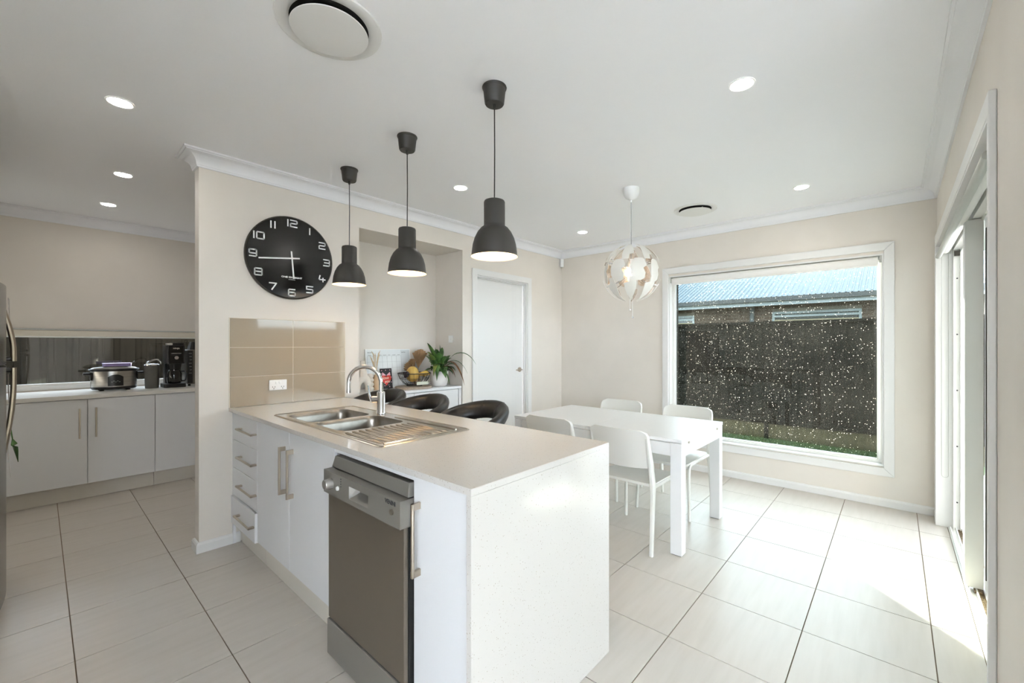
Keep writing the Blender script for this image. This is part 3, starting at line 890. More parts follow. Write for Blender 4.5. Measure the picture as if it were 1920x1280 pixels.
# ------------------------------------------------------------------ bar stools
def make_stool():
    t = thing('bar_stool', '', 'stool')
    part('base', MB().lathe([(0.001, 0.0), (0.205, 0.0), (0.205, 0.006), (0.16, 0.016), (0.05, 0.032), (0.028, 0.05), (0.001, 0.05)], n=40), CHROME, t, smooth=True, world=False)
    part('column', MB().lathe([(0.028, 0.05), (0.028, 0.36), (0.022, 0.365), (0.022, 0.57)], n=20, cap=True), CHROME, t, smooth=True, world=False)
    ring = [(0.14 * cos(2 * pi * i / 24) - 0.09, 0.14 * sin(2 * pi * i / 24), 0.28) for i in range(25)]
    part('footrest', MB().tube(ring, 0.010, 8), CHROME, t, smooth=True, world=False)
    prof = [(0.001, 0.565), (0.15, 0.57), (0.195, 0.59), (0.21, 0.625), (0.195, 0.655), (0.14, 0.672), (0.001, 0.668)]
    part('seat', MB().lathe(prof, n=36), BLACKL, t, smooth=True, world=False, auto=0)
    rg = []
    N = 36
    for i in range(N + 1):
        th = R(-128 + 256 * i / N)
        e_ = abs(th) / R(128)
        k = sqrt(max(0.0, 1 - max(0, e_ - 0.72) ** 2 / 0.28 ** 2)) if e_ > 0.72 else 1.0
        k = max(k, 0.08)
        rr = 0.205
        zc_ = 0.912 - 0.115 * (e_ ** 1.7)
        hh, tt = 0.056 * k, 0.036 * k
        ring = []
        for a in range(14):
            b_ = 2 * pi * a / 14
            r_ = rr + tt * cos(b_) + 0.02 * sin(b_) * k
            z_ = zc_ + hh * sin(b_)
            ring.append((r_ * cos(th), r_ * sin(th), z_))
        rg.append(ring)
    bk = part('backrest', MB().rings(rg), BLACKL, t, smooth=True, world=False, auto=0)
    for s_ in (-1, 1):
        th = R(38 * s_)
        part('back_strut', MB().tube([(0.15 * cos(th), 0.15 * sin(th), 0.60), (0.21 * cos(th), 0.21 * sin(th), 0.66), (0.21 * cos(th), 0.21 * sin(th), 0.88)], 0.010, 8), CHROME, t, smooth=True, world=False)
    seam = [((0.205 + 0.037 * cos(2 * pi * a / 14) + 0.02 * sin(2 * pi * a / 14)), 0, 0.912 + 0.057 * sin(2 * pi * a / 14)) for a in range(15)]
    for th in (R(-22), R(22)):
        part('seam', MB().tube([(r_ * cos(th), r_ * sin(th), z_ - 0.115 * (abs(th) / R(128)) ** 1.7) for r_, _, z_ in seam], 0.0012, 5), BLACKL, bk, world=False)
    return t
stool = make_stool()
SG = 'black stools behind the island'
for i, (x, y, rz, lb) in enumerate(((1.72, 3.03, 0.12, 'black curved back bar stool nearest the clock wall niche'),
                                    (1.725, 2.505, 0.05, 'black curved back bar stool in the middle of three behind the island'),
                                    (1.735, 1.945, -0.03, 'black curved back bar stool nearest the dining table'))):
    s_ = stool if i == 0 else copy_tree(stool)
    s_.location = (x, y, 0); s_.rotation_euler = (0, 0, rz)
    setp(s_, lb, 'stool', SG)

# ------------------------------------------------------------------ sideboard in the niche
ST = 0.905
sb = thing('sideboard', 'white low sideboard filling the wall niche', 'sideboard', (2.3, 3.55, 0))
c = MB()
c.box(NX0 + 0.004, NX1 - 0.004, YC + 0.045, NY - 0.004, 0.06, ST - 0.024)
part('carcass', c, CAB, sb)
part('top', MB().box(NX0 + 0.002, NX1 - 0.002, YC + 0.012, NY - 0.002, ST - 0.023, ST), CAB, sb, bevel=0.002)
part('plinth', MB().box(NX0 + 0.02, NX1 - 0.02, YC + 0.07, NY - 0.02, 0.0, 0.059), CAB, sb)
part('side_post', MB().box(NX1 - 0.036, NX1 - 0.004, YC + 0.014, YC + 0.044, 0.0, ST - 0.025), CAB, sb)
for x0, x1, hx in ((NX0 + 0.03, 2.305, 2.25), (2.309, NX1 - 0.04, 2.36)):
    d = part('door', MB().box(x0, x1, YC + 0.020, YC + 0.042, 0.065, ST - 0.030), CAB, sb, bevel=0.002)
    part('knob', MB().lathe([(0.001, -0.022), (0.010, -0.022), (0.010, -0.016), (0.005, -0.012), (0.005, 0.0)], (hx, YC + 0.020, 0.80), 14, axis='y'), NICKEL, d, smooth=True)

# whiteboard calendar leaning on the niche wall
wb = thing('calendar_board', 'white glass month planner board leaning on the niche wall', 'whiteboard', (2.29, 3.71, ST))
WBW, WBH = 0.485, 0.375
tilt = math.asin(0.045 / WBH)
wm = M.Translation((2.05, 3.712, ST + 0.001)) @ M.Rotation(-tilt, 4, 'X')
def on_board(mb): return mb.xf(wm)
WBM = mat('white_gloss_board', (232, 236, 236), 0.1)
part('board', on_board(MB().box(0, WBW, 0, 0.008, 0, WBH)), WBM, wb, bevel=0.001)
part('notes_strip', on_board(MB().box(WBW - 0.105, WBW - 0.006, -0.0006, 0, 0.006, WBH - 0.006)), mat('pale_grey_strip', (214, 219, 220), 0.12), wb)
part('frame', on_board(frame_y(-0.002, 0.010, -0.004, WBW + 0.004, -0.0, WBH + 0.004, 0.006)), WHITE, wb)
gl = MB()
for k in range(8): gl.box(0.012 + k * 0.0525 - 0.0006, 0.012 + k * 0.0525 + 0.0006, -0.0008, -0.0001, 0.02, WBH - 0.062)
for k in range(6): gl.box(0.012, 0.012 + 7 * 0.0525, -0.0008, -0.0001, 0.02 + k * 0.0586 - 0.0006, 0.02 + k * 0.0586 + 0.0006)
part('grid_lines', on_board(gl), mat('grey_print', (150, 154, 154), 0.6), wb)
def board_text(txt, x, z, sz):
    o3 = wm @ V((x, -0.0009, z)); r3 = wm.to_3x3() @ V((1, 0, 0)); u3 = wm.to_3x3() @ V((0, 0, 1))
    lettering('printed_word', txt, sz, INK, wb, o3, r3, u3, wb, depth=0.0002)
board_text('MONTH', 0.046, WBH - 0.030, 0.016)
board_text('NOTES', WBW - 0.075, WBH - 0.030, 0.014)
for k, dn in enumerate(('MONDAY', 'TUESDAY', 'WEDNESDAY', 'THURSDAY', 'FRIDAY', 'SATURDAY', 'SUNDAY')):
    board_text(dn, 0.012 + (k + 0.5) * 0.0525, WBH - 0.054, 0.0075)

# greeting card
cd = thing('greeting_card', 'black greeting card with red heart reading love you', 'card', (2.20, 3.64, ST))
cm = M.Translation((2.142, 3.64, ST)) @ M.Rotation(R(-7), 4, 'X')
part('card_front', MB().box(0, 0.128, 0, 0.0012, 0, 0.195).xf(cm), mat('black_card', (34, 33, 34), 0.6), cd)
part('card_back', MB().hexa([(0, 0.055, 0), (0.128, 0.055, 0), (0.128, 0.0262, 0.1935), (0, 0.0262, 0.1935)], [(0, 0.0562, 0), (0.128, 0.0562, 0), (0.128, 0.0274, 0.1935), (0, 0.0274, 0.1935)]).xf(M.Translation((2.142, 3.64, ST))), mat('white_card', (236, 234, 230), 0.7), cd)
hp = []
for i in range(40):
    t_ = 2 * pi * i / 40
    hp.append((0.064 + 0.0034 * 16 * sin(t_) ** 3 * 1.02, 0.088 + 0.0037 * (13 * cos(t_) - 5 * cos(2 * t_) - 2 * cos(3 * t_) - cos(4 * t_))))
part('red_heart', MB().prism(hp, 'y', -0.0009, -0.0001).xf(cm), mat('red_print', (214, 62, 48), 0.5), cd)
PINK = mat('pink_print', (232, 176, 188), 0.6)
bow = MB()
for s_ in (-1, 1):
    bow.prism([(0.066, 0.128), (0.066 + s_ * 0.040, 0.160), (0.066 + s_ * 0.046, 0.128)], 'y', -0.0014, -0.0009)
part('pink_bow', bow.xf(cm), PINK, cd)
for (x, z) in ((0.02, 0.175), (0.062, 0.178), (0.108, 0.178), (0.014, 0.145), (0.116, 0.062), (0.016, 0.060), (0.045, 0.03), (0.02, 0.018), (0.095, 0.018), (0.088, 0.035), (0.118, 0.108), (0.012, 0.105)):
    part('dot', MB().lathe([(0.001, -0.0012), (0.0048, -0.0012), (0.0048, -0.0001)], (x, 0, z), 8, axis='y').xf(cm), PINK, cd)
CREAM = mat('cream_print', (248, 232, 208), 0.6)
for wd, x, z in (('love', 0.056, 0.103), ('you', 0.072, 0.070)):
    o3 = cm @ V((x, -0.0013, z)); r3 = cm.to_3x3() @ V((1, 0, 0.06)); u3 = cm.to_3x3() @ V((0, 0, 1))
    lettering('lettering', wd, 0.040, CREAM, cd, o3, r3, u3, cd, depth=0.0002, shear=0.35)

# vases
VW = noisy(mat('matt_white_ceramic', (226, 218, 206), 0.8), (219, 210, 198), 30)
va = thing('arch_vase', 'white ceramic arch shaped vase with narrow neck, by the clock wall', 'vase', (1.90, 3.53, ST))
vz = MB()
rg = []
for i in range(17):
    a = pi * i / 16
    cx_, cz_ = 0.052 * cos(a), 0.05 + 0.075 * sin(a)
    if i == 0 or i == 16:
        rg.append([(1.90 + cx_ + 0.026 * cos(b_), 3.53 + 0.026 * sin(b_), ST) for b_ in [2 * pi * q / 12 for q in range(12)]])
    t_ = V((-0.052 * sin(a), 0, 0.075 * cos(a))).normalized()
    nrm = V((t_.z, 0, -t_.x))
    r_ = 0.026 + 0.016 * sin(a)
    row = [tuple(V((1.90 + cx_, 3.53, ST + cz_)) + nrm * r_ * cos(2 * pi * q / 12) + V((0, 1, 0)) * 0.028 * sin(2 * pi * q / 12)) for q in range(12)]
    if i == 0: rg.append(row)
    elif i == 16:
        last = rg.pop(); rg.append(row); rg.append([(1.90 - 0.052 - 0.026 * cos(2 * pi * q / 12) * -1 if False else 1.90 - 0.052 + nrm.x * 0.026 * cos(2 * pi * q / 12), 3.53 + 0.026 * sin(2 * pi * q / 12), ST) for q in range(12)])
    else: rg.append(row)
# first ring must follow the same order as its row
rg[0] = [(1.90 + 0.052 + 0.026 * cos(2 * pi * q / 12), 3.53 + 0.026 * sin(2 * pi * q / 12), ST) for q in range(12)]
vz.rings(rg)
part('arch_body', vz, VW, va, smooth=True)
part('neck', MB().lathe([(0.046, ST + 0.140), (0.034, ST + 0.185), (0.021, ST + 0.215), (0.019, ST + 0.262), (0.022, ST + 0.278), (0.016, ST + 0.278), (0.014, ST + 0.20)], (1.90, 3.53, 0), 20, sy=0.8), VW, va, smooth=True)

vb = thing('bubble_vase', 'small white ribbed vase between the arch vase and card', 'vase', (2.005, 3.60, ST))
pr = [(0.001, ST)]
for i in range(41):
    z = i / 40
    pr.append((0.024 + 0.012 * abs(sin(z * pi * 4)) + 0.004 * (1 - z), ST + 0.155 * z))
pr.append((0.014, ST + 0.155)); pr.append((0.012, ST + 0.12))
part('vase_body', MB().lathe(pr, (2.005, 3.60, 0), 24), VW, vb, smooth=True)

vc = thing('dried_grass_vase', 'beige jar of dried pampas stems beside the card', 'vase', (2.085, 3.63, ST))
part('jar', MB().lathe([(0.001, ST), (0.030, ST), (0.036, ST + 0.05), (0.030, ST + 0.10), (0.020, ST + 0.125), (0.022, ST + 0.14), (0.018, ST + 0.14), (0.016, ST + 0.11)], (2.085, 3.63, 0), 20), mat('tan_glass_jar', (196, 164, 126), 0.3), vc, smooth=True)
STRAW = mat('dried_straw', (204, 182, 150), 0.9)
for k in range(9):
    a = random.uniform(0, 2 * pi); l_ = random.uniform(0.10, 0.20); sp = random.uniform(0.02, 0.06)
    p0 = V((2.085, 3.63, ST + 0.11)); p1 = p0 + V((cos(a) * sp, sin(a) * sp * 0.5, l_ + 0.04))
    mid = (p0 + p1) / 2 + V((0, 0, 0.02))
    part('plume', MB().tube([tuple(p0), tuple(mid), tuple(p1), tuple(p1 + V((cos(a) * 0.02, sin(a) * 0.01, 0.03)))], [0.001, 0.0025, 0.006, 0.001], 6), STRAW, vc, smooth=True)

# round tray, fruit basket, fruit
solo('round_board', MB().lathe([(0.001, ST), (0.170, ST), (0.175, ST + 0.006), (0.175, ST + 0.014), (0.171, ST + 0.018), (0.001, ST + 0.018)], (2.42, 3.515, 0), 48), noisy(mat('grey_washed_wood', (186, 172, 156), 0.6), (170, 156, 140), 8, (1, 10, 1)), 'round grey wooden board under the fruit basket', 'board', (2.42, 3.515, ST), smooth=True)
BT = ST + 0.0185
bk = thing('fruit_basket', 'black wire fruit basket on the round wooden board', 'basket', (2.44, 3.53, BT))
WIRE = mat('black_wire', (26, 25, 24), 0.4)
def ringpts(r, z, cx, cy, n=32): return [(cx + r * cos(2 * pi * i / n), cy + r * sin(2 * pi * i / n), z) for i in range(n + 1)]
for r, z, th in ((0.075, 0.004, 0.003), (0.09, 0.022, 0.0025), (0.14, 0.075, 0.002), (0.158, 0.125, 0.004)):
    part('ring', MB().tube(ringpts(r, BT + z, 2.44, 3.53), th, 6), WIRE, bk, smooth=True)
for k in range(20):
    a = 2 * pi * k / 20
    part('rib', MB().tube([(2.44 + r * cos(a), 3.53 + r * sin(a), BT + z) for r, z in ((0.02, 0.012), (0.075, 0.012), (0.105, 0.03), (0.14, 0.075), (0.158, 0.125))], 0.0016, 5), WIRE, bk)
GRAPE = mat('dark_purple_grape', (40, 24, 34), 0.35)
gr = thing('grape_bunch', 'bunch of dark grapes at the left of the fruit basket', 'grapes', (2.325, 3.52, BT + 0.05))
for k in range(18):
    part('grape', MB().ball((2.338 + random.uniform(-0.010, 0.010), 3.52 + random.uniform(-0.035, 0.035), BT + 0.095 + random.uniform(0, 0.04)), 0.014, 10, 7), GRAPE, gr, smooth=True, auto=0)
YEL = noisy(mat('yellow_squash', (205, 170, 88), 0.5), (188, 146, 66), 9)
sq = thing('yellow_squash', 'round ribbed yellow squash standing in the fruit basket', 'squash', (2.415, 3.53, BT + 0.03))
rg = []
for i in range(15):
    a = pi * i / 14
    ring = []
    for q in range(40):
        b_ = 2 * pi * q / 40
        r_ = (0.057 * sin(a) ** 0.85 + 0.001) * (1 + 0.06 * cos(b_ * 10) * sin(a))
        ring.append((2.415 + r_ * cos(b_), 3.525 + r_ * sin(b_), BT + 0.115 - 0.076 * cos(a)))
    rg.append(ring)
part('flesh', MB().rings(rg), YEL, sq, smooth=True, auto=0)
part('stem', MB().tube([(2.415, 3.525, BT + 0.19), (2.417, 3.527, BT + 0.205), (2.425, 3.53, BT + 0.222)], [0.010, 0.007, 0.006], 8), mat('dry_stem', (120, 92, 58), 0.8), sq, smooth=True)
BAN = noisy(mat('banana_skin', (218, 178, 84), 0.5), (176, 128, 58), 14, lo=0.5, hi=0.75)
for k in range(3):
    p = []
    rs = []
    for i in range(11):
        a = R(-60 + 120 * i / 10)
        p.append((2.528 + 0.060 * sin(a), 3.475 + 0.036 * k, BT + 0.070 + 0.060 * cos(a) - 0.01 * k))
        rs.append(0.017 * (1 - 0.75 * max(0, abs(i - 5) / 5 - 0.45) / 0.55))
    solo('banana', MB().tube(p, rs, 8), BAN, ('front', 'middle', 'rear')[k] + ' banana of the bunch on the right of the fruit basket', 'banana', (2.528, 3.475 + 0.036 * k, BT + 0.05), 'bananas in the basket', smooth=True, auto=0)
GRN = mat('green_apple', (150, 160, 70), 0.35)
solo('pear', MB().lathe([(0.001, -0.03), (0.028, -0.02), (0.034, 0.0), (0.028, 0.022), (0.015, 0.045), (0.010, 0.055), (0.001, 0.057)], (2.51, 3.605, BT + 0.085), 18), mat('brown_pear', (188, 150, 80), 0.5), 'brown yellow pear behind the bananas', 'pear', (2.51, 3.605, BT + 0.05), smooth=True, auto=0)
solo('paper_packet', MB().box(2.37, 2.50, 3.385, 3.388, BT + 0.02, BT + 0.05).xf(M.Translation((2.43, 3.40, 0)) @ M.Rotation(R(-3), 4, 'Z') @ M.Translation((-2.43, -3.40, 0))), mat('pale_packet', (206, 208, 190), 0.5), 'pale paper packet propped on the front of the fruit basket', 'packet', (2.43, 3.386, BT + 0.02))

# dried leaf arrangement behind the basket
df = thing('dried_palm_leaves', 'dried tan palm fans behind the fruit basket', 'dried leaves', (2.585, 3.69, ST))
part('holder', MB().lathe([(0.001, ST), (0.03, ST), (0.036, ST + 0.06), (0.02, ST + 0.12), (0.016, ST + 0.12)], (2.585, 3.69, 0), 18), mat('tan_pot', (190, 162, 130), 0.7), df, smooth=True)
PALM = noisy(mat('dried_palm', (186, 154, 116), 0.8), (160, 128, 92), 20)
for (ax, az, ln, tz) in ((-0.85, 0.62, 0.125, 0.0), (-0.55, 0.95, 0.12, 0.2), (0.10, 0.95, 0.20, -0.1)):
    n = 12
    d0 = V((ax, -0.1, az)).normalized()
    p0 = V((2.585, 3.69, ST + 0.11)); pm = p0 + d0 * 0.07
    vs_ = [tuple(pm)]
    for i in range(n + 1):
        a = R(-30 + 60 * i / n)
        side = V((d0.z, 0, -d0.x))
        tip = pm + (d0 * cos(a) + side * sin(a)) * ln * (1.0 - 0.25 * abs(a))
        tip.y += 0.018 * (-1) ** i
        vs_.append(tuple(tip))
    fm = MB().add(vs_, [(0, i, i + 1) for i in range(1, n + 1)])
    lo_ = part('fan_leaf', fm, PALM, df)
    sm_ = lo_.modifiers.new('thick', 'SOLIDIFY'); sm_.thickness = 0.0012
    part('stalk', MB().tube([tuple(p0), tuple(pm)], 0.002, 6), PALM, df)

# potted peace lily
pl = thing('potted_plant', 'leafy green plant with drooping leaves in a white pot', 'plant', (2.70, 3.475, ST))
px, py = 2.70, 3.475
part('pot', MB().lathe([(0.001, ST), (0.060, ST), (0.076, ST + 0.012), (0.088, ST + 0.06), (0.094, ST + 0.13), (0.096, ST + 0.152), (0.091, ST + 0.154), (0.087, ST + 0.135), (0.001, ST + 0.132)], (px, py, 0), 40), mat('white_ceramic_pot', (236, 233, 228), 0.45), pl, smooth=True, auto=50)
part('soil', MB().lathe([(0.001, ST + 0.138), (0.087, ST + 0.137)], (px, py, 0), 24), mat('dark_soil', (52, 40, 30), 0.95), pl)
LEAF = noisy(mat('deep_green_leaf', (58, 92, 44), 0.4), (84, 122, 58), 18)
LEAFY = noisy(mat('yellowing_leaf', (134, 142, 66), 0.5), (96, 122, 56), 14)
LEAFB = noisy(mat('dry_brown_leaf', (150, 102, 62), 0.8), (118, 78, 46), 22)
def leaf_mesh(p0, p1, p2, p3, wid, curl=0.25):
    """blade along a cubic Bezier; wid = half width"""
    p0, p1, p2, p3 = map(V, (p0, p1, p2, p3))
    vs_, fs_ = [], []
    n = 12
    for i in range(n + 1):
        t_ = i / n
        c_ = p0 * (1 - t_) ** 3 + p1 * 3 * t_ * (1 - t_) ** 2 + p2 * 3 * t_ * t_ * (1 - t_) + p3 * t_ ** 3
        tg = ((p1 - p0) * (1 - t_) ** 2 + (p2 - p1) * 2 * t_ * (1 - t_) + (p3 - p2) * t_ * t_).normalized()
        side = tg.cross(V((0, 0, 1)))
        if side.length < 0.15: side = tg.cross(V((0.7, -0.7, 0)))
        side.normalize()
        nr = side.cross(tg)
        w_ = 0.0025 if t_ < 0.36 else wid * sin(pi * min(1, (t_ - 0.36) / 0.64) ** 0.75) + 0.0008
        vs_ += [tuple(c_ + side * w_ + nr * w_ * curl), tuple(c_), tuple(c_ - side * w_ + nr * w_ * curl)]
    for i in range(n):
        a = i * 3
        fs_ += [(a, a + 1, a + 4, a + 3), (a + 1, a + 2, a + 5, a + 4)]
    return MB().add(vs_, fs_)
def add_leaf(p0, p3, lift, wid, mt, droop=0.0):
    p0, p3 = V(p0), V(p3)
    p1 = p0 + V((0, 0, lift)) + (p3 - p0) * 0.15
    p2 = p0.lerp(p3, 0.7) + V((0, 0, lift * 0.8))
    p3 = p3 - V((0, 0, droop))
    o = part('leaf', leaf_mesh(p0, p1, p2, p3, wid), mt, pl, smooth=True, auto=0)
    sm_ = o.modifiers.new('thick', 'SOLIDIFY'); sm_.thickness = 0.0008
rnd = random.Random(11)
for k in range(64):
    a = rnd.uniform(0, 2 * pi)
    rad = rnd.uniform(0.04, 0.19)
    zt = rnd.uniform(0.20, 0.44) - rad * 0.55
    x, y = cos(a) * rad, sin(a) * rad
    if py + y > 3.735: y = 3.735 - py
    if px + x > 2.85: x = 2.85 - px
    m_ = LEAF if k % 9 else LEAFY
    add_leaf((px + cos(a) * 0.03, py + sin(a) * 0.03, ST + 0.135), (px + x, py + y, ST + 0.02 + zt), 0.05 + 0.02 * rnd.random(), rnd.uniform(0.024, 0.038), m_, rnd.uniform(0, 0.04))
# the distinctive ones
add_leaf((px, py, ST + 0.135), (px - 0.17, py - 0.03, ST + 0.44), 0.06, 0.026, LEAF)
add_leaf((px, py, ST + 0.135), (px + 0.0, py - 0.01, ST + 0.42), 0.05, 0.032, LEAF)
add_leaf((px + 0.02, py - 0.03, ST + 0.135), (px + 0.25, py - 0.28, ST + 0.30), 0.20, 0.030, LEAF, 0.08)
add_leaf((px + 0.02, py - 0.03, ST + 0.135), (px + 0.18, py - 0.23, ST + 0.20), 0.16, 0.012, LEAF, 0.07)
add_leaf((px + 0.02, py - 0.03, ST + 0.135), (px + 0.15, py - 0.22, ST + 0.05), 0.22, 0.032, LEAFB, 0.04)
add_leaf((px + 0.02, py - 0.03, ST + 0.135), (px + 0.09, py - 0.15, ST + 0.09), 0.13, 0.018, LEAFB, 0.0)
add_leaf((px - 0.02, py - 0.02, ST + 0.135), (px - 0.17, py - 0.13, ST + 0.17), 0.12, 0.022, LEAFY, 0.05)
add_leaf((px - 0.02, py - 0.02, ST + 0.135), (px - 0.13, py - 0.13, ST + 0.12), 0.15, 0.024, LEAF, 0.05)
add_leaf((px + 0.02, py - 0.04, ST + 0.135), (px + 0.03, py - 0.13, ST + 0.02), 0.09, 0.008, LEAF, 0.0)
for k in range(10):
    a = rnd.uniform(0, 2 * pi)
    part('stem', MB().tube([(px + 0.03 * cos(a), py + 0.03 * sin(a), ST + 0.13), (px + 0.06 * cos(a), py + 0.06 * sin(a), ST + 0.22)], 0.0028, 6), LEAFY, pl, smooth=True)

# light switch on the niche side wall, power point on the splashback
sw = thing('light_switch', 'white single light switch on the side of the niche', 'switch', (NX1, 3.50, 1.385))
part('plate', MB().box(NX1 - 0.008, NX1 - 0.0003, 3.463, 3.537, 1.348, 1.422), WHITE, sw, bevel=0.003)
part('rocker', MB().lathe([(0.001, -0.013), (0.007, -0.012), (0.008, -0.008)], (NX1, 3.50, 1.385), 14, axis='x'), WHITE, sw, smooth=True)
pp = thing('power_point', 'white double power point on the taupe splashback tiles', 'power point', (1.133, YC, 1.04))
part('plate', MB().box(1.075, 1.191, YC - 0.020, YC - 0.0095, 1.003, 1.076), WHITE, pp, bevel=0.003)
for xx in (1.104, 1.162):
    part('socket_holes', MB().box(xx - 0.009, xx - 0.006, YC - 0.0206, YC - 0.0195, 1.022, 1.031).box(xx + 0.006, xx + 0.009, YC - 0.0206, YC - 0.0195, 1.022, 1.031).box(xx - 0.0015, xx + 0.0015, YC - 0.0206, YC - 0.0195, 1.010, 1.020), INK, pp)
for xx in (1.122, 1.145):
    part('rocker', MB().lathe([(0.001, -0.0035), (0.008, -0.003), (0.009, 0)], (xx, YC - 0.020, 1.056), 14, axis='y', sy=1.0), WHITE, pp, smooth=True)

# ------------------------------------------------------------------ wall clock
CX, CZ, CR = 1.222, 1.958, 0.30
ck = thing('wall_clock', 'large round black wall clock with thin white numerals', 'clock', (CX, YC, CZ))
part('rim', MB().lathe([(0.001, 0.0), (CR, 0.0), (CR + 0.001, -0.02), (CR - 0.004, -0.026), (CR - 0.008, -0.024), (0.001, -0.024)], (CX, YC, CZ), 72, axis='y'), CLOCKR, ck, smooth=True)
part('face', MB().lathe([(0.001, -0.0255), (CR - 0.009, -0.0255), (CR - 0.008, -0.024)], (CX, YC, CZ), 72, axis='y'), CLOCKF, ck)
CWHITE = mat('white_numeral', (244, 244, 242), 0.4)
G = {  # squared stroke numerals, in a 1 x 1 cell
 '0': [[(.1, 0), (.9, 0), (1, .12), (1, .88), (.9, 1), (.1, 1), (0, .88), (0, .12), (.1, 0)]],
 '1': [[(.5, 0), (.5, 1)]],
 '2': [[(0, 1), (.88, 1), (1, .9), (1, .62), (.88, .52), (.12, .5), (0, .4), (0, 0), (1, 0)]],
 '3': [[(0, 1), (.9, 1), (1, .9), (1, .1), (.9, 0), (0, 0)], [(.15, .5), (1, .5)]],
 '4': [[(.15, 1), (0, .45), (.1, .35), (1, .35)], [(.65, .6), (.65, 0)]],
 '5': [[(1, 1), (0, 1), (0, .55), (.88, .55), (1, .45), (1, .1), (.88, 0), (0, 0)]],
 '6': [[(.95, 1), (.12, 1), (0, .88), (0, .1), (.12, 0), (.88, 0), (1, .1), (1, .45), (.88, .56), (0, .56)]],
 '7': [[(0, 1), (1, 1), (.35, 0)]],
 '8': [[(.1, .52), (0, .62), (0, .9), (.1, 1), (.9, 1), (1, .9), (1, .62), (.9, .52), (.1, .52), (0, .42), (0, .1), (.1, 0), (.9, 0), (1, .1), (1, .42), (.9, .52)]],
 '9': [[(.05, 0), (.88, 0), (1, .12), (1, .9), (.88, 1), (.12, 1), (0, .9), (0, .55), (.12, .44), (1, .44)]]}
def stroke(mb, pts, w_, y):
    for (a, b) in zip(pts[:-1], pts[1:]):
        a, b = V(a), V(b); d = (b - a)
        if d.length < 1e-6: continue
        d.normalize(); n = V((-d.y, d.x)) * w_ / 2; e_ = d * w_ * 0.35
        q = [a - e_ - n, b + e_ - n, b + e_ + n, a - e_ + n]
        mb.hexa([(p.x, y, p.y) for p in q], [(p.x, y + 0.0015, p.y) for p in q])
for k in range(1, 13):
    a = 2 * pi * k / 12
    rr = 0.252
    nx, nz = CX + rr * sin(a), CZ + rr * cos(a)
    t_ = str(k)
    cw = [0.045 if ch_ != '1' else 0.016 for ch_ in t_]
    tot = sum(cw) + 0.010 * (len(t_) - 1)
    x = nx - tot / 2
    mb = MB()
    hgt = 0.046
    for ch_, w_ in zip(t_, cw):
        for st_ in G[ch_]:
            stroke(mb, [(x + u_ * w_, nz - hgt / 2 + v_ * hgt) for u_, v_ in st_], 0.0085, YC - 0.0272)
        x += w_ + 0.010
    part('numeral', mb, CWHITE, ck)
hm = MB(); stroke(hm, [(CX + 0.050, CZ + 0.003), (CX - 0.215, CZ - 0.030)], 0.010, YC - 0.0320)
part('minute_hand', hm, CWHITE, ck)
hm = MB(); stroke(hm, [(CX - 0.004, CZ + 0.045), (CX + 0.012, CZ - 0.147)], 0.010, YC - 0.0300)
part('hour_hand', hm, CWHITE, ck)
part('hub', MB().lathe([(0.001, -0.034), (0.006, -0.034), (0.006, -0.025)], (CX, YC, CZ), 12, axis='y'), CWHITE, ck)
lettering('maker_name', 'ONE SIX EIGHT', 0.0165, CWHITE, ck, (CX, YC - 0.0262, CZ - 0.142), (1, 0, 0), (0, 0, 1), ck, depth=0.0003, sx=1.25, off=0.0006)
lettering('maker_place', 'LONDON', 0.0085, CWHITE, ck, (CX, YC - 0.0262, CZ - 0.158), (1, 0, 0), (0, 0, 1), ck, depth=0.0003, sx=1.2)

# motion sensor
pr_ = thing('motion_sensor', 'small white motion sensor high in the wall corner', 'sensor', (XW - 0.03, YC - 0.03, 2.40))
pm_ = M.Translation((XW - 0.035, YC - 0.035, 2.345)) @ M.Rotation(R(45), 4, 'Z')
part('housing', MB().prism(rrect(-0.028, 0.028, 0.0, 0.105, 0.008), 'y', -0.018, 0.022).xf(pm_), WHITE, pr_, bevel=0.003)
part('lens_mark', MB().box(-0.010, 0.010, -0.0186, -0.0178, 0.030, 0.034).xf(pm_), INK, pr_)

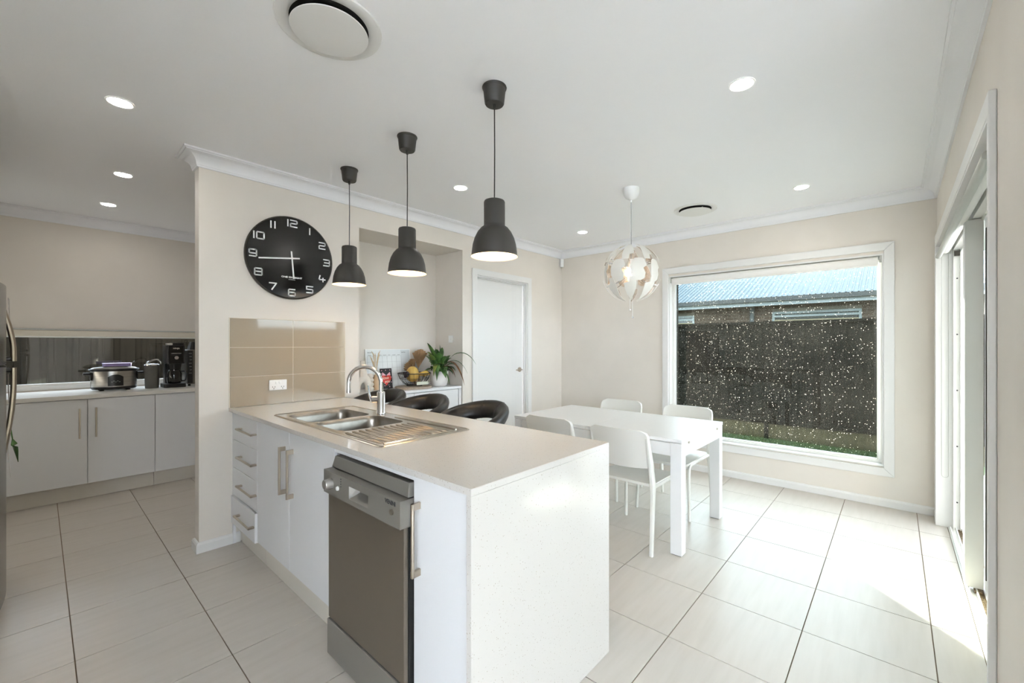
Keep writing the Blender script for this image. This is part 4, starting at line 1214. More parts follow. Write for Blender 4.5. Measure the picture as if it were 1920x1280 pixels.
# ------------------------------------------------------------------ pendants over the island
def make_pendant():
    t = thing('pendant_lamp', '', 'lamp')
    # origin on the ceiling, z down
    part('ceiling_rose', MB().lathe([(0.001, 0), (0.057, 0), (0.0585, -0.004), (0.0565, -0.010), (0.0535, -0.011), (0.046, -0.078), (0.042, -0.084), (0.001, -0.085)], n=40), PEND, t, smooth=True, world=False, auto=35)
    part('cord_grip', MB().lathe([(0.009, -0.084), (0.0065, -0.105), (0.001, -0.105)], n=14), PEND, t, smooth=True, world=False)
    part('cord', MB().tube([(0, 0, -0.10), (0.0015, 0, -0.3), (0, 0, -0.54)], 0.0028, 8), BLKPL, t, smooth=True, world=False)
    zt, zb_ = -0.538, -0.806
    prof = [(0.001, zt), (0.040, zt), (0.047, zt - 0.003), (0.050, zt - 0.010), (0.050, zt - 0.118), (0.052, zt - 0.124), (0.064, zt - 0.132), (0.080, zt - 0.152), (0.094, zt - 0.180), (0.103, zt - 0.212), (0.108, zt - 0.250), (0.109, zt - 0.262), (0.112, zt - 0.266), (0.112, zb_)]
    sh = part('shade', MB().lathe(prof, n=56), PEND, t, smooth=True, world=False, auto=50)
    inn = [(0.111, zb_), (0.1075, zt - 0.262), (0.106, zt - 0.250), (0.101, zt - 0.212), (0.092, zt - 0.180), (0.078, zt - 0.154), (0.062, zt - 0.136), (0.048, zt - 0.124), (0.047, zt - 0.02), (0.001, zt - 0.02)]
    part('shade_lining', MB().lathe(inn, n=56), PENDIN, sh, smooth=True, world=False, auto=50)
    part('bulb', MB().lathe([(0.001, zt - 0.21), (0.016, zt - 0.205), (0.027, zt - 0.188), (0.030, zt - 0.172), (0.026, zt - 0.150), (0.015, zt - 0.12), (0.013, zt - 0.10)], n=20), BULB, t, smooth=True, world=False, auto=0)
    return t
pend = make_pendant()
for i, (x, y, lb) in enumerate(((1.435, 2.851, 'dark dome pendant lamp nearest the black clock'), (1.435, 2.148, 'dark dome pendant lamp in the middle of the row of three'), (1.435, 1.426, 'dark dome pendant lamp nearest the camera, largest in view'))):
    p_ = pend if i == 0 else copy_tree(pend)
    p_.location = (x, y, ZC)
    setp(p_, lb, 'lamp', 'dark pendants over the island')

# ------------------------------------------------------------------ globe lamp over the table
gp_ = thing('globe_pendant', 'white exploding globe pendant lamp over the dining table', 'lamp', (3.075, 1.548, ZC))
gx, gy, gz, GR = 3.075, 1.548, 1.885, 0.215
part('ceiling_rose', MB().lathe([(0.001, ZC), (0.062, ZC), (0.063, ZC - 0.02), (0.058, ZC - 0.05), (0.044, ZC - 0.075), (0.020, ZC - 0.088), (0.006, ZC - 0.094), (0.006, ZC - 0.11), (0.001, ZC - 0.11)], (gx, gy, 0), 32), WHITE, gp_, smooth=True)
part('cord', MB().cyl((gx, gy, ZC - 0.10), (gx, gy, gz + 0.10), 0.0028, 8), mat('grey_cord', (150, 150, 150), 0.5), gp_)
GWH = mat('white_lamp_panel', (226, 222, 212), 0.4)
GIN = mat('mirror_lamp_inside', (224, 214, 204), 0.2, 0.9)
def sph(lat, lon, r): return (gx + r * cos(lat) * cos(lon), gy + r * cos(lat) * sin(lon), gz + r * sin(lat))
def panel(lon0, outline, r0):
    """outline: rows of (lat deg, lon half-left deg, lon half-right deg)"""
    rg_o, rg_i = [], []
    nL = 6
    mb = MB()
    rows = len(outline)
    for r_, rgx in ((r0, rg_o), (r0 - 0.0025, rg_i)):
        for la, l0, l1 in outline:
            rgx.append([sph(R(la), lon0 + R(l0 + (l1 - l0) * k / nL), r_) for k in range(nL + 1)])
    n = nL + 1
    vs_ = [p for g in rg_o for p in g] + [p for g in rg_i for p in g]
    off = rows * n
    fo, fi, fe = [], [], []
    for i in range(rows - 1):
        for k in range(nL):
            a = i * n + k
            fo.append((a, a + 1, a + n + 1, a + n))
            fi.append((off + a, off + a + n, off + a + n + 1, off + a + 1))
    per = [k for k in range(n)] + [i * n + nL for i in range(1, rows)] + [(rows - 1) * n + k for k in range(nL - 1, -1, -1)] + [i * n for i in range(rows - 2, 0, -1)]
    for a, b in zip(per, per[1:] + per[:1]): fe.append((a, off + a, off + b, b))
    mb.add(vs_, fo + fe)
    mb.mi = 1
    mb.f += fi; mb.m += [1] * len(fi)
    return mb
NP = 8
for k in range(NP):
    L = 2 * pi * k / NP + 0.35
    up = panel(L, [(78, -2, 2), (66, -7, 7), (55, -11, 11), (42, -13, 13), (32, -13, 13), (30, -13, 3), (20, -12, 2)], GR * 1.05)
    part('upper_petal', up, [GWH, GIN], gp_, smooth=True, auto=40)
    md = panel(L + pi / NP, [(24, -8, 10), (20, -13, 13), (8, -17, 17), (2, -17, 9), (-8, -17, 14), (-18, -13, 13), (-23, -8, 5)], GR * 0.97)
    part('middle_panel', md, [GWH, GIN], gp_, smooth=True, auto=40)
    lo = panel(L + 0.08, [(-14, -2, 10), (-24, -2, 12), (-27, -13, 13), (-38, -13, 13), (-52, -10, 10), (-64, -6, 6), (-75, -2, 2)], GR * 1.05)
    part('lower_petal', lo, [GWH, GIN], gp_, smooth=True, auto=40)
    part('arm', MB().tube([sph(R(38), L, 0.05), sph(R(32), L, GR * 0.72), sph(R(26), L, GR * 0.98)], 0.004, 6), CHROME, gp_, smooth=True)
    part('arm', MB().tube([sph(R(-38), L + 0.08, 0.05), sph(R(-32), L + 0.08, GR * 0.72), sph(R(-28), L + 0.08, GR * 1.0)], 0.004, 6), CHROME, gp_, smooth=True)
part('hub', MB().lathe([(0.001, gz + 0.11), (0.022, gz + 0.11), (0.026, gz + 0.07), (0.018, gz + 0.04), (0.001, gz + 0.04)], (gx, gy, 0), 18), WHITE, gp_, smooth=True)
part('bulb', MB().ball((gx, gy, gz + 0.005), 0.028, 16, 12), mat('globe_bulb', (255, 240, 215), 0.4, emit=((255, 230, 196), 6.0)), gp_, smooth=True, auto=0)
for dx, zz in ((-0.010, 1.600), (0.010, 1.540)):
    c_ = part('pull_cord', MB().cyl((gx + dx * 0.66, gy - dx * 0.75, zz), (gx + dx * 0.66, gy - dx * 0.75, gz - 0.03), 0.0016, 6), WHITE, gp_)
    part('cord_ball', MB().ball((gx + dx * 0.66, gy - dx * 0.75, zz), 0.009, 12, 8), CHROME, c_, smooth=True, auto=0)

# ------------------------------------------------------------------ downlights and vents
def make_downlight():
    t = thing('downlight', '', 'downlight')
    part('trim_ring', MB().lathe([(0.056, 0.0), (0.056, -0.002), (0.050, -0.004), (0.046, -0.002), (0.046, 0.0)], n=32), WHITE, t, smooth=True, world=False)
    part('diffuser', MB().lathe([(0.001, -0.0025), (0.045, -0.0025), (0.0455, -0.0005)], n=32), DLEM, t, world=False)
    return t
dl = make_downlight()
for i, (x, y, lb) in enumerate(((0.27, 2.93, 'lit downlight over the kitchen floor, largest at left'), (0.40, 4.16, 'lit downlight at the pantry entry, middle of the left three'), (0.40, 5.14, 'lit downlight nearest the pantry wall'),
        (2.19, 0.54, 'lit downlight on the right, nearest the camera'), (2.18, 2.54, 'lit downlight between the island pendants'), (3.93, 0.546, 'lit downlight above the dining window, right side'), (3.92, 2.547, 'lit downlight near the motion sensor corner'))):
    d_ = dl if i == 0 else copy_tree(dl)
    d_.location = (x, y, ZC - 0.0005)
    setp(d_, lb, 'downlight', 'recessed ceiling downlights')
def vent(x, y, ro, lb):
    t = thing('air_vent', lb, 'air vent', (x, y, ZC), group='round ceiling air vents')
    part('duct_shadow', MB().lathe([(0.001, ZC - 0.0008), (ro * 0.86, ZC - 0.0008)], (x, y, 0), 40), VENTD, t)  # flat black disc painted in for the shade inside the duct
    part('outer_ring', MB().lathe([(ro, ZC - 0.0005), (ro * 0.99, ZC - 0.006), (ro * 0.94, ZC - 0.009), (ro * 0.80, ZC - 0.006), (ro * 0.74, ZC - 0.001)], (x, y, 0), 56), TRIM, t, smooth=True, auto=50)
    part('centre_disc', MB().lathe([(0.001, ZC - 0.013), (ro * 0.60, ZC - 0.014), (ro * 0.725, ZC - 0.020), (ro * 0.735, ZC - 0.022), (ro * 0.73, ZC - 0.0245), (ro * 0.60, ZC - 0.026), (0.001, ZC - 0.027)], (x, y, 0), 56), TRIM, t, smooth=True, auto=50)
    for k in range(3):
        a = 2 * pi * k / 3
        part('strut', MB().cyl((x + ro * 0.5 * cos(a), y + ro * 0.5 * sin(a), ZC - 0.02), (x + ro * 0.5 * cos(a), y + ro * 0.5 * sin(a), ZC - 0.001), 0.006, 8), TRIM, t)
vent(0.742, 1.628, 0.19, 'round white ceiling vent at the top, nearest the camera')
vent(3.945, 1.36, 0.185, 'round white ceiling vent near the dining window wall')

# ------------------------------------------------------------------ dining table
TBX0, TBX1, TBY0, TBY1, TBZ = 2.652, 3.492, 0.995, 2.40, 0.733
tbl = thing('dining_table', 'white extending dining table by the window', 'table', ((TBX0 + TBX1) / 2, (TBY0 + TBY1) / 2, 0))
ym = (TBY0 + TBY1) / 2
part('table_top', MB().box(TBX0, TBX1, TBY0, ym - 0.0008, TBZ - 0.024, TBZ), TABLEW, tbl, bevel=0.002)
part('table_top', MB().box(TBX0, TBX1, ym + 0.0008, TBY1, TBZ - 0.024, TBZ), TABLEW, tbl, bevel=0.002)
LW = 0.072
for x0 in (TBX0 + 0.002, TBX1 - LW - 0.002):
    for y0 in (TBY0 + 0.002, TBY1 - LW - 0.002):
        l_ = part('leg', MB().box(x0, x0 + LW, y0, y0 + LW, 0.004, TBZ - 0.0265), TABLEW, tbl, bevel=0.003)
        part('foot_pad', MB().box(x0 + 0.006, x0 + LW - 0.006, y0 + 0.006, y0 + LW - 0.006, 0.0, 0.0045), INK, l_)
ap = TBZ - 0.026
for y0, y1 in ((TBY0 + 0.004, TBY0 + 0.024), (TBY1 - 0.024, TBY1 - 0.004)):
    part('end_apron', MB().box(TBX0 + LW + 0.002, TBX1 - LW - 0.002, y0, y1, ap - 0.088, ap), TABLEW, tbl, bevel=0.002)
for x0, x1 in ((TBX0 + 0.012, TBX0 + 0.030), (TBX1 - 0.030, TBX1 - 0.012)):
    part('side_apron', MB().box(x0, x1, TBY0 + LW + 0.002, TBY1 - LW - 0.002, ap - 0.088, ap - 0.006), TABLEW, tbl, bevel=0.002)
for k, xx in enumerate((TBX0 + 0.13, TBX1 - 0.13)):
    part('catch', MB().box(xx - 0.009, xx + 0.009, TBY0 - 0.0012, TBY0 + 0.004, ap - 0.016, ap - 0.004), mat('grey_catch', (190, 180, 164), 0.4, 0.5), tbl)

# ------------------------------------------------------------------ dining chairs
def make_chair():
    t = thing('dining_chair', '', 'chair')
    # front = +x
    SZc = 0.435
    rg = []
    ol = rrect(-0.20, 0.235, -0.205, 0.205, 0.05, 5)
    def dish(x, y):
        return -0.010 * max(0, 1 - (y / 0.2) ** 2) * max(0, min(1, (x + 0.2) / 0.3)) - (0.02 * max(0, (x - 0.15) / 0.085) ** 2)
    mb = MB()
    n = len(ol)
    levels = []
    for f_ in (1.0, 0.8, 0.55, 0.28):
        levels.append([(0.017 + (x - 0.017) * f_, y * f_, SZc + dish(0.017 + (x - 0.017) * f_, y * f_)) for x, y in ol])
    low = [[(0.017 + (x - 0.017) * f_, y * f_, SZc - 0.018 + dish(0.017 + (x - 0.017) * f_, y * f_)) for x, y in ol] for f_ in (0.28, 0.55, 0.8, 1.0)]
    vs_ = [p for l in levels + low for p in l]
    fs_ = []
    for i in range(7):
        for a in range(n):
            b = (a + 1) % n
            fs_.append((i * n + a, i * n + b, (i + 1) * n + b, (i + 1) * n + a))
    for a in range(n):
        b = (a + 1) % n
        fs_.append((7 * n + a, 7 * n + b, b, a))
    mb.add(vs_, fs_)
    # close the middle
    c0 = len(mb.v); mb.v += [(0.017, 0, SZc + dish(0.017, 0)), (0.017, 0, SZc - 0.018 + dish(0.017, 0))]
    for a in range(n):
        b = (a + 1) % n
        mb.f.append((3 * n + a, 3 * n + b, c0)); mb.m.append(0)
        mb.f.append((4 * n + b, 4 * n + a, c0 + 1)); mb.m.append(0)
    part('seat', mb, CHAIRW, t, smooth=True, world=False, auto=50)
    # backrest: curved shell with rounded top corners, sleeves over the uprights
    def back_x(z): return -0.198 - 0.075 * (z - 0.43) / 0.35 - 0.012 * ((z - 0.43) / 0.35) ** 2
    rows = 14; cols = 20
    zb0, zt0_ = 0.545, 0.788
    front, rear = [], []
    for i in range(rows + 1):
        z = zb0 + (zt0_ - zb0) * i / rows
        hw = 0.216 - 0.010 * i / rows
        rc = 0.045
        dz = z - (zt0_ - rc)
        if dz > 0: hw -= rc - sqrt(max(rc * rc - dz * dz, 0))
        for k in range(cols + 1):
            u_ = -1 + 2 * k / cols
            y = u_ * hw
            zz = z - 0.010 * (1 - u_ * u_) * (1 - i / rows) * -1 * 0.0
            bow = -0.026 * (1 - (y / 0.21) ** 2)
            edge = max(0, (abs(y) - 0.165) / 0.05)
            th = 0.008 + 0.012 * min(1, edge)
            if i == 0: zz -= 0.014 * (1 - u_ * u_)
            front.append((back_x(z) + bow + th, y, zz)); rear.append((back_x(z) + bow - th * 0.5, y, zz))
    n = cols + 1
    off = len(front)
    fs_ = []
    for i in range(rows):
        for k in range(cols):
            a = i * n + k
            fs_.append((a, a + 1, a + n + 1, a + n)); fs_.append((off + a, off + a + n, off + a + n + 1, off + a + 1))
    per = list(range(n)) + [i * n + cols for i in range(1, rows + 1)] + [rows * n + k for k in range(cols - 1, -1, -1)] + [i * n for i in range(rows - 1, 0, -1)]
    for a, b in zip(per, per[1:] + per[:1]): fs_.append((a, off + a, off + b, b))
    part('backrest', MB().add(front + rear, fs_), CHAIRW, t, smooth=True, world=False, auto=50)
    for s_ in (-1, 1):
        y = 0.203 * s_
        # back leg, tapering down, flattened tube that runs up into the backrest
        pts_ = [(back_x(0.74), y * 0.985, 0.74), (back_x(0.56), y, 0.56), (-0.200, y * 1.01, 0.43), (-0.205, y * 1.02, 0.36), (-0.245, y * 1.06, 0.0)]
        mb = MB(); rg = []
        for (x, yy, z), wx, wy in zip(pts_, (0.012, 0.020, 0.022, 0.017, 0.012), (0.011, 0.016, 0.016, 0.013, 0.011)):
            rg.append([(x + wx * a, yy + wy * b, z) for a, b in ((-1, -.6), (-.6, -1), (.6, -1), (1, -.6), (1, .6), (.6, 1), (-.6, 1), (-1, .6))])
        mb.rings(rg[::-1])
        part('leg', mb, CHAIRW, t, smooth=True, world=False, auto=50)
        # side rail under the seat bending down into the front leg
        sp = smooth_path([(-0.19, y, 0.415), (0.05, y, 0.413), (0.175, y, 0.411), (0.215, y, 0.395), (0.228, y, 0.35), (0.238, y * 1.02, 0.18), (0.247, y * 1.05, 0.0)], 5)
        part('leg', MB().tube([tuple(p) for p in sp], 0.0125, 8, flat=(1.0, 0.9)), CHAIRW, t, smooth=True, world=False, auto=50)
    part('seat_crossbar', MB().tube([(0.12, -0.20, 0.408), (0.12, 0.20, 0.408)], 0.008, 8), CHAIRW, t, smooth=True, world=False)
    return t
chair = make_chair()
for i, (x, y, rz, lb) in enumerate(((2.79, 1.36, 0.0, 'white plastic dining chair nearest the camera, beside the waterfall bench end'),
        (2.81, 1.955, 0.02, 'white plastic dining chair half hidden behind the benchtop'),
        (3.48, 1.985, pi + 0.03, 'white plastic dining chair across the table, against the beige wall'),
        (3.485, 1.365, pi - 0.02, 'white plastic dining chair across the table, in front of the window'))):
    c_ = chair if i == 0 else copy_tree(chair)
    c_.location = (x, y, 0); c_.rotation_euler = (0, 0, rz)
    setp(c_, lb, 'chair', 'white chairs around the dining table')

# ------------------------------------------------------------------ pantry cabinets
PF = 5.17
pc = thing('pantry_benchtop', 'pale laminate benchtop along the pantry window', 'benchtop', (0.4, 5.5, 0.9))
part('top', MB().box(XL + 0.002, 1.676, PF - 0.02, YP - 0.002, 0.866, 0.90), LAM, pc, bevel=0.003)
def pantry_unit(x0, x1, label, xs, handles):
    t = thing('pantry_cabinet', label, 'cabinet', ((x0 + x1) / 2, PF, 0), group='white pantry base cabinets')
    c = MB()
    c.box(x0 + 0.001, x1 - 0.001, PF + 0.02, YP - 0.01, 0.14, 0.865)
    part('carcass', c, CABIN, t)
    part('kickboard', MB().box(x0 + 0.001, x1 - 0.001, PF + 0.075, PF + 0.09, 0.001, 0.139), KICK, t)
    for (a, b), hx in zip(xs, handles):
        d = part('door', MB().box(a, b, PF, PF + 0.018, 0.142, 0.860), CAB, t, bevel=0.0015)
        if hx is not None:
            bar_handle((hx, PF, 0.785), (hx, PF, 0.535), (0, -0.032, 0), d)
pantry_unit(-0.177, 0.717, 'white pantry base cabinet with two handled doors below the slow cooker', ((-0.175, 0.271), (0.275, 0.715)), (0.226, 0.325))
pantry_unit(0.717, 1.60, 'white pantry base cabinet below the coffee machine, cut by the wall', ((0.719, 1.157), (1.161, 1.598)), (None, 1.21))
pantry_unit(XL + 0.005, -0.179, 'white pantry base cabinet hidden behind the fridge', ((XL + 0.007, -0.545), (-0.541, -0.181)), (None, None))

# slow cooker
PT = 0.9005
SS = noisy(mat('brushed_steel_cooker', (190, 188, 184), 0.28, 1.0), (170, 168, 164), 5, (1, 1, 40), 3)
sc = thing('slow_cooker', 'oval stainless slow cooker with black rim in the pantry', 'slow cooker', (0.47, 5.52, PT))
def oval(prof, sy=0.72, n=44): return MB().lathe([(r, PT + z) for r, z in prof], (0.47, 5.52, 0), n, sy=sy)
part('base', oval([(0.001, 0.012), (0.150, 0.012), (0.160, 0.022), (0.162, 0.034), (0.158, 0.036)]), BLKPL, sc, smooth=True)
part('steel_body', oval([(0.157, 0.034), (0.160, 0.045), (0.160, 0.178), (0.158, 0.186)]), SS, sc, smooth=True)
part('rim', oval([(0.160, 0.180), (0.172, 0.186), (0.178, 0.196), (0.172, 0.202), (0.150, 0.204)]), BLKPL, sc, smooth=True)
part('glass_lid', oval([(0.168, 0.202), (0.15, 0.214), (0.09, 0.222), (0.001, 0.224)]), mat('smoky_lid', (150, 152, 150), 0.1), sc, smooth=True)
for s_ in (-1, 1):
    part('handle', MB().box(0.47 + s_ * 0.158 - 0.004, 0.47 + s_ * 0.158 + 0.004, 5.475, 5.565, PT + 0.10, PT + 0.172).prism([(0.47 + s_ * 0.155, 5.47), (0.47 + s_ * 0.208, 5.485), (0.47 + s_ * 0.208, 5.555), (0.47 + s_ * 0.155, 5.57)], 'z', PT + 0.148, PT + 0.168), BLKPL, sc, bevel=0.003)
pnl = MB()
for i in range(9):
    a0, a1 = R(-90 - 19 + 38 * i / 8), R(-90 - 19 + 38 * (i + 1) / 8)
    if i == 8: break
    q = [(0.47 + 0.1625 * cos(a), 5.52 + 0.1625 * 0.72 * sin(a) - 0.0005) for a in (a0, a1)]
    t0, t1 = (0.150 - 0.022 * ((2 * j / 8 - 1) ** 2) for j in (i, i + 1))
    pnl.add([(q[0][0], q[0][1], PT + 0.044), (q[1][0], q[1][1], PT + 0.044), (q[1][0], q[1][1], PT + t1), (q[0][0], q[0][1], PT + t0)], [(0, 1, 2, 3)])
part('control_panel', pnl, BLKPL, sc)
for k in range(5):
    part('print_mark', MB().box(0.44 + k * 0.013, 0.449 + k * 0.013, 5.4010, 5.4016, PT + 0.080 + 0.008 * (k % 2), PT + 0.084 + 0.008 * (k % 2)), GREYT, sc)
for a in (-0.09, 0.09):
    for b in (-0.06, 0.06):
        part('foot', MB().lathe([(0.001, PT), (0.016, PT), (0.018, PT + 0.014)], (0.47 + a, 5.52 + b, 0), 10), BLKPL, sc)
cl = thing('lavender_container', 'flat lavender plastic container lying on the slow cooker lid', 'container', (0.485, 5.52, PT + 0.225))
part('tub', MB().prism(rrect(0.392, 0.585, 5.45, 5.59, 0.02), 'z', PT + 0.2245, PT + 0.247), mat('lavender_plastic', (150, 136, 190), 0.4), cl, bevel=0.002)
part('lid', MB().prism(rrect(0.389, 0.588, 5.447, 5.593, 0.02), 'z', PT + 0.2475, PT + 0.252), mat('pale_lavender', (186, 176, 214), 0.4), cl, bevel=0.001)

# grey canister with steel lid
kc = thing('grey_canister', 'dark grey ice bucket with curved steel lid handle', 'canister', (0.735, 5.47, PT))
GC = mat('grey_metal_paint', (104, 103, 98), 0.45, 0.2)
part('bucket', MB().lathe([(0.001, PT), (0.050, PT), (0.053, PT + 0.004), (0.058, PT + 0.215), (0.061, PT + 0.222), (0.057, PT + 0.224)], (0.735, 5.47, 0), 32), GC, kc, smooth=True, auto=50)
part('lid', MB().lathe([(0.062, PT + 0.222), (0.062, PT + 0.228), (0.05, PT + 0.236), (0.001, PT + 0.240)], (0.735, 5.47, 0), 32), CHROME, kc, smooth=True)
part('lid_handle', MB().tube([tuple(p) for p in smooth_path([(0.685, 5.46, PT + 0.230), (0.715, 5.45, PT + 0.262), (0.765, 5.44, PT + 0.278), (0.795, 5.44, PT + 0.262), (0.797, 5.445, PT + 0.235)], 5)], 0.008, 8), CHROME, kc, smooth=True)
jg = thing('black_jug', 'slim black and steel jug between canister and coffee machine', 'jug', (0.772, 5.60, PT))
part('jug_body', MB().lathe([(0.001, PT), (0.032, PT), (0.034, PT + 0.01), (0.030, PT + 0.16), (0.024, PT + 0.20), (0.020, PT + 0.202)], (0.772, 5.60, 0), 24), BLKPL, jg, smooth=True)
part('base_ring', MB().lathe([(0.0345, PT + 0.008), (0.036, PT + 0.014), (0.0345, PT + 0.022)], (0.772, 5.60, 0), 24), CHROME, jg, smooth=True)

# coffee machine
cf = thing('coffee_machine', 'tall black drip coffee machine with dial and glass carafe', 'coffee machine', (0.90, 5.46, PT))
y0_ = 5.36
part('base', MB().prism(rrect(0.812, 0.988, y0_, 5.60, 0.03), 'z', PT, PT + 0.038), BLKPL, cf, bevel=0.004)
part('rear_column', MB().box(0.84, 0.96, 5.50, 5.60, PT + 0.039, PT + 0.235), BLKPL, cf, bevel=0.004)
part('upper_body', MB().prism(rrect(0.834, 0.978, y0_ + 0.005, 5.60, 0.022), 'z', PT + 0.236, PT + 0.420), BLKPL, cf, bevel=0.004)
part('face_plate', MB().box(0.850, 0.962, y0_ + 0.001, y0_ + 0.0045, PT + 0.242, PT + 0.412), mat('gloss_black', (14, 14, 15), 0.12), cf, bevel=0.002)
part('brew_basket', MB().lathe([(0.001, PT + 0.180), (0.052, PT + 0.180), (0.060, PT + 0.235), (0.001, PT + 0.2355)], (0.902, 5.43, 0), 28), BLKPL, cf, smooth=True, auto=40)
part('carafe', MB().lathe([(0.001, PT + 0.0395), (0.050, PT + 0.0395), (0.060, PT + 0.055), (0.060, PT + 0.135), (0.050, PT + 0.165), (0.045, PT + 0.175)], (0.902, 5.43, 0), 30), glass('carafe_glass', (120, 120, 120), refl=2.5), cf, smooth=True, auto=50)
part('carafe_handle', MB().tube([tuple(p) for p in smooth_path([(0.955, 5.42, PT + 0.155), (0.985, 5.40, PT + 0.15), (0.985, 5.40, PT + 0.07), (0.958, 5.42, PT + 0.06)], 4)], 0.007, 8), BLKPL, cf, smooth=True)
part('top_lid', MB().prism(rrect(0.882, 0.976, y0_ + 0.03, 5.58, 0.02), 'z', PT + 0.421, PT + 0.444), BLKPL, cf, bevel=0.004)
part('scoop_tab', MB().box(0.836, 0.878, y0_ + 0.01, 5.46, PT + 0.421, PT + 0.441), GREYT, cf, bevel=0.004)
fc = y0_ + 0.0008
lettering('brand_mark', 'NINJA', 0.019, mat('pale_logo', (214, 208, 194), 0.5), cf, (0.906, fc - 0.0004, PT + 0.388), (1, 0, 0), (0, 0, 1), cf, depth=0.0003, off=0.0004)
part('display_line', MB().box(0.866, 0.946, fc - 0.0006, fc + 0.0002, PT + 0.338, PT + 0.342), GREYT, cf)
part('display', MB().box(0.866, 0.946, fc - 0.0004, fc + 0.0002, PT + 0.322, PT + 0.336), mat('display_black', (30, 30, 34), 0.2), cf)
part('dial', MB().lathe([(0.001, -0.014), (0.017, -0.013), (0.0195, 0.0)], (0.906, fc, PT + 0.296), 24, axis='y'), CHROME, cf, smooth=True, auto=40)

# toaster oven at the wall edge
to = thing('toaster_oven', 'black and steel countertop oven cut off by the clock wall', 'oven', (1.16, 5.56, PT))
part('body', MB().box(1.012, 1.36, 5.452, 5.76, PT + 0.02, PT + 0.372), mat('dark_steel', (120, 116, 108), 0.35, 0.8), to, bevel=0.006)
part('control_strip', MB().box(1.014, 1.056, 5.446, 5.4515, PT + 0.030, PT + 0.365), BLKPL, to, bevel=0.002)
part('oven_door', MB().box(1.075, 1.345, 5.440, 5.4515, PT + 0.045, PT + 0.30), mat('bronze_glass', (130, 118, 100), 0.15, 0.5), to, bevel=0.004)
part('door_handle', MB().tube([(1.09, 5.42, PT + 0.315), (1.33, 5.42, PT + 0.315)], 0.007, 8).cyl((1.10, 5.42, PT + 0.315), (1.10, 5.452, PT + 0.315), 0.005, 8).cyl((1.32, 5.42, PT + 0.315), (1.32, 5.452, PT + 0.315), 0.005, 8), CHROME, to, smooth=True)
for k in range(7):
    zz = PT + 0.335 - k * 0.034
    part('print_mark', MB().box(1.022 + 0.004 * (k % 3), 1.046, 5.4452, 5.4459, zz, zz + 0.003), GREYT, to)
for a in (1.03, 1.34):
    for b in (5.47, 5.74):
        part('foot', MB().cyl((a, b, PT), (a, b, PT + 0.021), 0.012, 10), BLKPL, to)
bs = thing('mesh_basket', 'black mesh basket upside down on the countertop oven', 'basket', (1.14, 5.60, PT + 0.3725))
zb_ = PT + 0.3732
part('basket_body', MB().rings([[(x, y, zb_) for x, y in rrect(1.045, 1.25, 5.52, 5.68, 0.02)], [(x, y, zb_ + 0.082) for x, y in rrect(1.065, 1.23, 5.54, 5.66, 0.02)]]), BLKPL, bs)
part('loop', MB().tube([(1.115, 5.6, zb_ + 0.08), (1.118, 5.6, zb_ + 0.10), (1.13, 5.6, zb_ + 0.108), (1.142, 5.6, zb_ + 0.10), (1.145, 5.6, zb_ + 0.08)], 0.0025, 6), WIRE, bs)

# ------------------------------------------------------------------ fridge at the left edge
fr = thing('fridge', 'tall silver fridge with curved door handles at the left edge', 'fridge', (-0.5, 3.375, 0))
FY0, FY1 = 3.0, 3.75
FRS = noisy(mat('silver_fridge', (150, 150, 146), 0.25, 0.9), (142, 142, 138), 4, (1, 1, 20), 3)
part('body', MB().box(-0.86, -0.235, FY0 + 0.004, FY1 - 0.004, 0.03, 1.60), mat('grey_fridge_side', (120, 120, 118), 0.5), fr, bevel=0.006)
def bow_door(z0, z1):
    out = [(-0.23, FY0), (-0.23, FY1)]
    for i in range(17):
        u_ = 1 - 2 * i / 16
        e_ = 1 - abs(u_) ** 8
        out.append((-0.150 + 0.038 * (1 - u_ * u_) - 0.028 * (1 - e_), (FY0 + FY1) / 2 + u_ * 0.375))
    return MB().prism(out, 'z', z0, z1)
d1_ = part('fridge_door', bow_door(0.07, 1.218), FRS, fr, smooth=True, auto=35)
d2_ = part('freezer_door', bow_door(1.228, 1.622), FRS, fr, smooth=True, auto=35)
for dd, z0, z1 in ((d1_, 0.74, 1.205), (d2_, 1.24, 1.52)):
    hpts = []
    for i in range(13):
        f_ = i / 12
        z = z0 + (z1 - z0) * f_
        if dd is d1_: x = -0.128 + 0.038 * sin(pi / 2 * min(1, f_ * 1.15))
        else: x = -0.128 + 0.038 * sin(pi / 2 * min(1, (1 - f_) * 1.15))
        hpts.append((x, 3.48, z))
    part('door_handle', MB().tube(hpts, 0.014, 10, flat=(0.8, 1.2)), NICKEL, dd, smooth=True)
    part('handle_mount', MB().cyl((-0.122, 3.48, hpts[-1 if dd is d1_ else 0][2] + (-0.012 if dd is d1_ else 0.012)), (-0.095, 3.48, hpts[-1 if dd is d1_ else 0][2] + (-0.012 if dd is d1_ else 0.012)), 0.012, 10), BLKPL, dd)
PAPER = noisy(mat('printed_paper', (214, 208, 198), 0.7), (180, 172, 164), 60)
def sheet(name, y0, y1, z0, z1, x, mt, lab, cat, lift=0.006):
    vs_ = []
    n = 6
    for i in range(n + 1):
        f_ = i / n
        for y in (y0, y1):
            vs_.append((x + lift * (f_ ** 2), y, z1 + (z0 - z1) * f_))
    fs_ = [(2 * i, 2 * i + 1, 2 * i + 3, 2 * i + 2) for i in range(n)]
    o = solo(name, MB().add(vs_, fs_), mt, lab, cat, (x, (y0 + y1) / 2, z1))
    m_ = o.modifiers.new('thick', 'SOLIDIFY'); m_.thickness = 0.0012
    return o
sheet('paper_note', 3.50, 3.66, 1.27, 1.575, -0.1105, PAPER, 'printed paper note on the freezer door', 'note', 0.016)
sheet('photo_magnet', 3.50, 3.60, 1.02, 1.17, -0.1115, mat('photo_print', (120, 112, 104), 0.4), 'small photo on the upper fridge door behind the handle', 'photo', 0.004)
